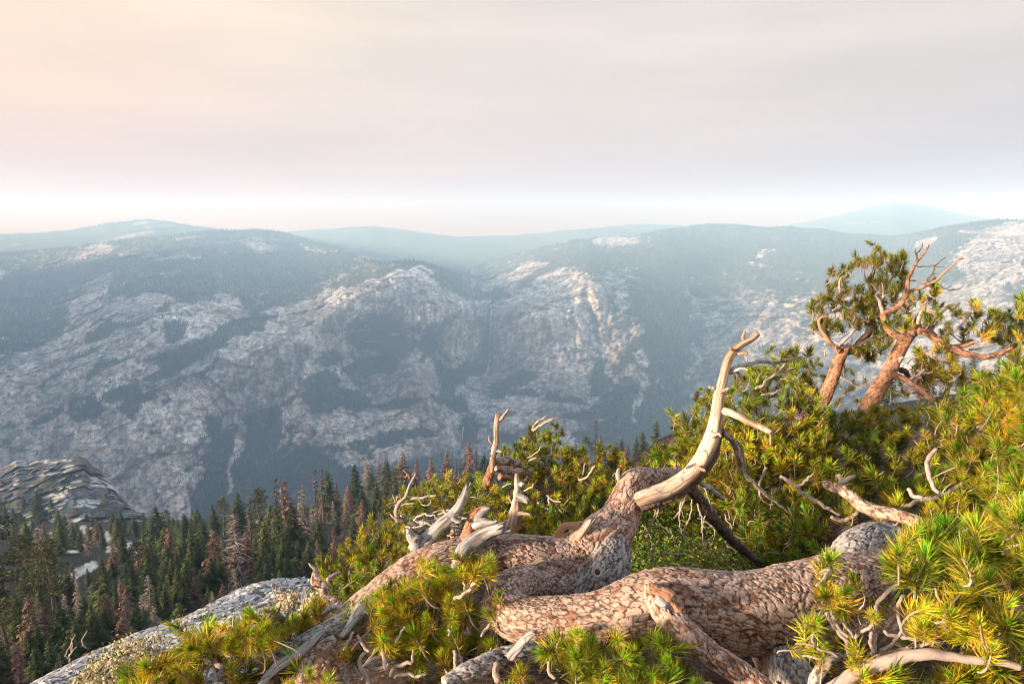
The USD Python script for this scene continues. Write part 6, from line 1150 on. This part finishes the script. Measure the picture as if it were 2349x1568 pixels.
t5, _ = thicket('pine_shrub', 'big golden pine thicket filling the right side of the picture', 'pine shrub', [(1850, 1010), (1870, 950), (1935, 935), (1985, 938), (2040, 932), (2105, 938), (2180, 925), (2235, 880), (2300, 850), (2360, 830), (2480, 820), (2500, 1330), (2349, 1310), (2240, 1270), (2120, 1215), (2060, 1190), (1940, 1170), (1880, 1110)],
   [(1860, 1000, 5.6), (2000, 935, 6.5), (2120, 935, 6.3), (2300, 855, 4.7), (2480, 830, 4.3), (2200, 1050, 4.5), (1900, 1110, 4.7), (2349, 1000, 3.9), (2100, 1200, 3.75), (2349, 1290, 2.9), (2500, 1300, 2.7), (2240, 1250, 3.3)], 640, gap=.105, size=.95, near=True, layers=3,
   extra=[(*K7(2170, 1360), 4.6, 1.0), (*K7(1900, 1480), 4.9, .9), (*K7(2300, 1480), 4.4, 1.0), (*K7(2100, 1540), 4.6, .9)])
# broad-leaved undergrowth behind the trunk
def leafy(name, label, poly, d0, d1, v0, v1, n, seed, cols, leaf=.028):
    r = np.random.default_rng(seed); P = Polygon(poly); x0, y0, x1, y1 = P.bounds; V = []; F = []; C = []; k = 0
    c0 = at((x0 + x1) / 2, y1, (d0 + d1) / 2); t = wood_thing(name, label, 'shrub', c0)
    while k < n:
        u, v = r.uniform(x0, x1), r.uniform(y0, y1)
        if not P.contains(Point(u, v)): continue
        p = at(u, v, np.interp(v, [v0, v1], [d0, d1]) + r.uniform(-.25, .35)); a = r.normal(0, 1, 3); a[2] = abs(a[2]) * .6; a /= np.linalg.norm(a); b_ = np.cross(a, r.normal(0, 1, 3)); b_ /= np.linalg.norm(b_)
        s = leaf * r.uniform(.6, 1.3); b = len(V); V += [p, p + a * s * .5 + b_ * s * .28, p + a * s, p + a * s * .5 - b_ * s * .28]; F += [(b, b + 1, b + 2), (b, b + 2, b + 3)]
        C += [np.array(cols[r.integers(len(cols))]) * r.uniform(.6, 1.3)] * 4; k += 1
    put('leaves', (np.array(V), np.array(F)), M['leaf'], t, smooth=False, paint=np.array(C), origin=c0, kind='stuff')
    S = [];
    for j in range(16):
        u, v = r.uniform(x0 + 10, x1 - 10), r.uniform(y0 + 20, y1)
        limb(t, 'stem', [(u, v + 20, d0 * .5 + d1 * .5, 4), (u + r.uniform(-15, 15), v - 15, d0 * .5 + d1 * .5, 3), (u + r.uniform(-30, 30), v - 45, d0 * .5 + d1 * .5, 2)], 'twig', seed=seed + j)
    return t
leafy('leafy_shrub', 'bright green small-leaved shrub behind the fallen trunk, under the spar', [(1430, 1190), (1470, 1155), (1580, 1150), (1690, 1195), (1790, 1260), (1800, 1320), (1440, 1340), (1425, 1260)], 5.6, 4.2, 1150, 1330, 7500, 660, [(.08, .15, .018), (.11, .19, .02), (.18, .22, .028), (.05, .10, .014), (.24, .22, .03)])
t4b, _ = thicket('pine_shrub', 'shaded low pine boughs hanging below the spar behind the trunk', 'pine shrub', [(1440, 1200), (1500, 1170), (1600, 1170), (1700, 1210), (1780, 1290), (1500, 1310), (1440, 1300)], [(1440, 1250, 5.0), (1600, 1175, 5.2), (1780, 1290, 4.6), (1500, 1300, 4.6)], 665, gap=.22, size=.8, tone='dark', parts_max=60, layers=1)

# the living boughs of the fallen tree in the foreground, each tuft in its place
def at_d(K, d, lst): return [(*K(x, y), d + dz, s) for x, y, s, dz in [(q + (1.0, 0.0))[:4] if len(q) == 2 else (q + (0.0,))[:4] for q in lst]]
org = parent_org[str(pine.GetPath())]
mid = at_d(K2, 2.98, [(430, 330, .85), (370, 570, .95), (200, 530, .8), (640, 520, .8, .1), (830, 350, .75), (985, 400, .9), (1100, 260, .7), (1150, 370, .7), (690, 730, .9), (180, 640, .8), (60, 740, .95), (700, 900, 1.0), (200, 880, .95), (450, 950, .9), (880, 740, .85), (30, 970, .95), (320, 1140, 1.05), (755, 1150, 1.05), (540, 1180, .8, .15),
      (1260, 700, .6), (1180, 880, .95), (30, 1230, .95), (1200, 1230, .95), (1100, 1180, .7, .1), (950, 1250, .8, .15), (640, 1400, .85), (330, 1440, .9), (1000, 1120, .7, .15), (480, 690, .8, .1), (560, 620, .7, .15), (520, 560, .8, .12), (880, 880, .8, .15), (640, 1030, .7, .2), (150, 1090, .8, .15), (470, 1300, .8, .15), (1060, 1330, .8, .1)])
mid += at_d(K5, 2.95, [(2250, 590, .85), (2200, 880, .85), (2300, 960, .95), (1835, 1210, .8), (2160, 700, .7, .1), (2300, 780, .8, .05), (2280, 1070, .9)])
bott = at_d(K2, 2.5, [(1830, 1260, .95), (2110, 1120, .85), (2290, 1370, 1.0), (2250, 1540, .9), (1510, 1570, .7), (2050, 1250, .7, .1), (2200, 1250, .75, .1)])
bott += at_d(K4, 2.45, [(40, 1010, .75), (500, 1050, .75), (1030, 1130, 1.05), (880, 1060, .8, .05), (700, 1200, .95), (60, 1300, .9), (20, 1500, .95), (560, 1290, .8), (900, 1480, 1.0), (350, 1430, .8), (1120, 1380, .85), (1440, 1570, .6), (560, 1430, .8), (760, 1400, .8), (330, 1290, .7, .05), (180, 1180, .7, .1), (700, 1560, .9), (1050, 1560, .9), (330, 1580, .9), (200, 1420, .8)])
mid = [(u, v, d_, s_ * .92) for u, v, d_, s_ in mid]; rj = np.random.default_rng(5); mid += [(u + rj.normal(0, 14), v + rj.normal(0, 12), d_ + .06, s_ * .9) for u, v, d_, s_ in mid]; bott = [(u, v, d_, s_ * .9) for u, v, d_, s_ in bott]
right = at_d(K8, 2.4, [(600, 170, .95, .2), (560, 600, 1.0), (500, 480, .8, .05), (400, 890, .85), (1430, 330, 1.15), (1560, 250, .8, .05), (1090, 780, .6), (250, 1180, .7), (900, 1210, .95), (1750, 680, .7), (1800, 900, .95), (1950, 860, 1.0), (2100, 850, .95), (2250, 880, 1.0), (1750, 130, 1.0, .2), (1900, 60, 1.0, .2), (2250, 640, 1.0), (2330, 130, 1.1), (2150, 230, 1.05), (2000, 350, .9, .1), (1310, 1490, .95), (2200, 1470, 1.05), (2320, 1440, 1.0), (2300, 1020, 1.0), (1100, 1530, .9), (720, 560, .8, .15),
      (880, 420, .7, .3), (500, 1330, .5), (830, 1350, .5), (1650, 960, .8), (1560, 850, .7, .05), (2200, 420, 1.0, .1), (2050, 1000, .9), (2349, 560, 1.0), (1500, 60, .8, .4), (1650, 40, .8, .4), (1330, 130, .7, .35), (960, 1520, .8), (2000, 1540, .9), (2150, 1560, 1.0)])
r = np.random.default_rng(77)
right += [(u, v, 2.25 + r.uniform(-.1, .25), r.uniform(.9, 1.1)) for u, v in [(2290, 1270), (2335, 1205), (2300, 1395), (2345, 1460), (2270, 1500), (2330, 1540), (2210, 1290), (2140, 1255), (2240, 1225), (2345, 1330), (2260, 1340), (2200, 1370), (2310, 1440), (2390, 1300), (2400, 1400), (2400, 1500), (2090, 1235), (2180, 1220), (2290, 1180), (2120, 1300), (2060, 1280), (2250, 1440), (2360, 1250), (2180, 1420), (2100, 1400)]]
left = at_d(K5, 2.8, [(430, 950, .7), (640, 990, .8), (850, 1040, .85), (1020, 1060, .85), (700, 910, .7), (860, 880, .8, .3), (960, 730, .6, .3), (480, 1120, .8), (720, 1010, .8), (110, 1180, .95), (60, 1290, .95), (130, 1330, .8), (1440, 1460, .95), (540, 1450, .8), (30, 1500, .95), (180, 1550, .9), (1280, 890, .8, .4), (1390, 830, .8, .4), (1500, 750, .7, .5), (1560, 670, .7, .5), (900, 1170, .7), (650, 1160, .7), (300, 1140, .8), (1200, 1560, .85), (1640, 1560, .8),
      (780, 1120, .7), (1130, 1000, .6, .1), (1200, 900, .7, .3), (1050, 760, .6, .35), (750, 850, .7, .25), (960, 960, .8, .1), (560, 1060, .7), (200, 1250, .9), (420, 1060, .6), (520, 1170, .7), (1000, 1130, .7), (1330, 960, .7, .4), (1420, 900, .7, .4), (620, 880, .5, .3), (1080, 960, .7, .2)])
left += [(u, v, 2.75 + r.uniform(-.1, .2), r.uniform(.75, 1.0)) for u, v in [(300, 1556), (340, 1535), (380, 1520), (410, 1540), (360, 1565), (430, 1500), (400, 1575), (320, 1585), (450, 1560), (280, 1580), (470, 1470), (440, 1470)]]
left = [(u, v, d_, s_ * .82) for u, v, d_, s_ in left]; allt = np.array(mid + bott + right + left)
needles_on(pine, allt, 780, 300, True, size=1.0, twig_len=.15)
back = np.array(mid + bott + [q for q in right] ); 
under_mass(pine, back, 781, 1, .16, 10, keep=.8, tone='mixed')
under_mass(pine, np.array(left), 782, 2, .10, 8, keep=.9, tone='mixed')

# tufts of the two upright pines
def on7(t, lst, d, seed, size, tone='dark'):
    r = np.random.default_rng(seed); p = []
    for x, y in lst:
        for k in range(3): p.append((*K7(x + r.normal(0, 30) * (k > 0), y + r.normal(0, 26) * (k > 0)), d + r.uniform(-.25, .3) * (1 + k), size))
    needles_on(t, p, seed, 300, False, up=1.0, out=.1, spread=.45, tone=tone, twig_len=.16, twig_mat='twig')
on7(pa, [(545, 300), (490, 350), (350, 375), (440, 390), (300, 480), (380, 500), (490, 530), (610, 530), (680, 570), (200, 640), (150, 710), (280, 650), (420, 630), (340, 590), (240, 740), (350, 720), (450, 720), (560, 640), (620, 740), (700, 660), (300, 850), (390, 900), (190, 930), (290, 960), (430, 950), (540, 800), (620, 870), (680, 800), (540, 900), (230, 860), (640, 680), (500, 800),
  (820, 120), (780, 190), (860, 200), (690, 250), (650, 240), (820, 250), (1080, 200), (1050, 240), (960, 290), (1000, 260), (1070, 350), (1120, 380), (1020, 380), (1080, 430), (850, 420), (760, 480), (880, 480), (1000, 490), (1060, 530), (800, 580), (900, 570), (1000, 600), (760, 640), (880, 650), (700, 720), (800, 720), (980, 660), (850, 880), (800, 900), (700, 890), (780, 800), (850, 1050), (900, 980), (640, 1180), (700, 1220), (780, 1240), (600, 1210), (850, 1130), (950, 1090), (900, 800), (820, 1000), (720, 1150)], 7.8, 801, .92)
on7(pb, [(1400, 490), (1430, 560), (1380, 600), (1300, 640), (1420, 700), (1180, 600), (1100, 700), (1480, 810), (1400, 850), (1340, 800), (1560, 920), (1640, 790), (1690, 800), (1820, 690), (1830, 830), (1780, 920), (1350, 880), (1050, 910), (1120, 940), (1150, 880), (1000, 850), (960, 920), (2000, 830), (2080, 830), (2150, 830), (2250, 870), (1950, 1000), (2100, 960), (2200, 960), (1880, 1010), (2050, 1050), (1720, 1050), (2310, 660), (2290, 740), (2250, 1010), (2330, 900), (1500, 1000), (2280, 1150), (2200, 1200), (2150, 1080), (1980, 930), (2330, 1050), (2349, 800),
  (1250, 1330), (1300, 1300), (1380, 1350), (1480, 1390), (1600, 1330), (1650, 1390), (1500, 1480), (1350, 1480), (1700, 1430), (1560, 1440), (1420, 1300), (1250, 1230), (1600, 1250), (1450, 1180), (1530, 1100)], 7.45, 802, .92, 'upright')
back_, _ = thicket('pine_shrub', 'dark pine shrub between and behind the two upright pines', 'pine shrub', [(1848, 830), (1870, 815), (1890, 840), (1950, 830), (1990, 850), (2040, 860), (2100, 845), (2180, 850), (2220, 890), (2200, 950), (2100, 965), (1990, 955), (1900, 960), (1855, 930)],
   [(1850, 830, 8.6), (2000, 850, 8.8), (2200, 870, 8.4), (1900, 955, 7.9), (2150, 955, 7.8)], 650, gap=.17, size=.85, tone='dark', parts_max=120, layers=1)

# ------------------------------------------------------------------ cream flowering shrubs on the slab
def flowering(label, poly, d0, d1, v0, v1, n, seed):
    r = np.random.default_rng(seed); P = Polygon(poly); x0, y0, x1, y1 = P.bounds; c0 = at((x0 + x1) / 2, y1, (d0 + d1) / 2); t = wood_thing('flowering_shrub', label, 'shrub', c0)
    V = []; F = []; C = []; LV = []; LF = []; LC = []; k = 0; ico = trimesh.creation.icosphere(0)
    while k < n:
        u, v = r.uniform(x0, x1), r.uniform(y0, y1)
        if not P.contains(Point(u, v)): continue
        p = at(u, v, np.interp(v, [v0, v1], [d0, d1]) + r.uniform(-.1, .12)); k += 1
        for j in range(r.integers(3, 7)):
            q = p + r.normal(0, .016, 3); s = r.uniform(.005, .011); b = len(V); V += list(ico.vertices * s * r.uniform(.6, 1.3, 3) + q); F += (ico.faces + b).tolist(); C += [np.array([.80, .66, .40]) * r.uniform(.6, 1.2)] * 12
        for j in range(9):
            a = r.normal(0, 1, 3); a /= np.linalg.norm(a); e = np.cross(a, r.normal(0, 1, 3)); e /= np.linalg.norm(e); q = p + r.normal(0, .045, 3) - [0, 0, .035]; s = r.uniform(.018, .035); b = len(LV)
            LV += [q, q + a * s * .5 + e * s * .2, q + a * s, q + a * s * .5 - e * s * .2]; LF += [(b, b + 1, b + 2), (b, b + 2, b + 3)]; LC += [np.array([(.10, .12, .03), (.15, .13, .04), (.20, .13, .05)][r.integers(3)]) * r.uniform(.6, 1.3)] * 4
    put('flowers', (np.array(V), np.array(F)), M['flower'], t, smooth=False, paint=np.array(C), origin=c0, kind='stuff')
    put('leaves', (np.array(LV), np.array(LF)), M['leaf'], t, smooth=False, paint=np.array(LC), origin=c0, kind='stuff')
    for j in range(14):
        u, v = r.uniform(x0 + 4, x1 - 4), r.uniform(y0 + 8, y1); dd_ = np.interp(v, [v0, v1], [d0, d1])
        limb(t, 'stem', [(u, v + 14, dd_ + .05, 3), (u + r.uniform(-10, 10), v - 8, dd_, 2.5), (u + r.uniform(-16, 16), v - 26, dd_, 1.5)], 'twig', seed=seed + j)
flowering('wide cream-flowering shrub spread over the lower left of the slab', [(150, 1580), (190, 1530), (235, 1505), (262, 1480), (300, 1462), (330, 1470), (372, 1455), (378, 1470), (340, 1500), (330, 1530), (290, 1580)], 4.5, 3.3, 1460, 1580, 190, 820)
flowering('small round cream-flowering shrub at the middle of the slab foot', [(630, 1380), (640, 1358), (660, 1352), (682, 1365), (686, 1382), (665, 1395), (640, 1392)], 5.0, 4.8, 1350, 1395, 46, 840)
flowering('sparse cream-flowering shrub beside the curled dead branch', [(692, 1405), (705, 1392), (715, 1360), (732, 1356), (735, 1376), (722, 1392), (715, 1412), (700, 1416)], 4.4, 4.2, 1356, 1416, 30, 860)
# grass blades on the gravel at the bottom right
gr = wood_thing('grass_tuft', 'thin grass blades on the gravel below the pale branch at the bottom right', 'grass', at(2140, 1568, 2.45))
r = np.random.default_rng(9); V = []; F = []; C = []
for k in range(160):
    p = at(r.uniform(2080, 2200), r.uniform(1560, 1640), 2.45 + r.uniform(-.05, .15)); h = r.uniform(.05, .13); e = r.normal(0, 1, 3) * [1, 1, 0]; e /= np.linalg.norm(e); b = len(V); w = .0016
    V += [p - e * w, p + e * w, p + [r.normal(0, .02), r.normal(0, .02), h]]; F.append((b, b + 1, b + 2)); C += [np.array([.10, .12, .03]) * r.uniform(.7, 1.4)] * 3
tag(put('blades', (np.array(V), np.array(F)), M['leaf'], gr, smooth=False, paint=np.array(C), origin=parent_org[str(gr.GetPath())]), kind='stuff')

# needle litter, bark chips and broken twigs on the ground: uncountable
r = np.random.default_rng(31); V = []; F = []; C = []
for k in range(9000):
    x, y = r.uniform(-2.0, 2.6), r.uniform(1.7, 4.6); 
    i = int(np.clip(round((x + 5) / .05), 0, gx.shape[1] - 1)); j = int(np.clip(round((y + 4) / .05), 0, gx.shape[0] - 1)); z = GP[j * gx.shape[1] + i, 2] + r.uniform(.004, .03)
    a = r.uniform(0, 6.283); ln = r.uniform(.02, .09) if k % 4 else r.uniform(.012, .03); w = .0014 if k % 4 else r.uniform(.004, .012); e_ = np.array([math.cos(a), math.sin(a), r.uniform(-.25, .25)]); s_ = np.array([-e_[1], e_[0], r.uniform(-.3, .3)]); p = np.array([x, y, z]); b = len(V)
    V += [p - s_ * w, p + s_ * w, p + e_ * ln + s_ * w * .6, p + e_ * ln - s_ * w * .6]; F += [(b, b + 1, b + 2), (b, b + 2, b + 3)]
    C += [np.array([(.20, .11, .06), (.28, .17, .10), (.14, .08, .05), (.30, .24, .19), (.24, .10, .05)][r.integers(5)]) * r.uniform(.6, 1.2)] * 4
put('needle_litter', (np.array(V), np.array(F)), M['flower'], smooth=False, paint=np.array(C), kind='stuff', label='dry needles, bark chips and broken twigs strewn under the fallen pine', category='litter')
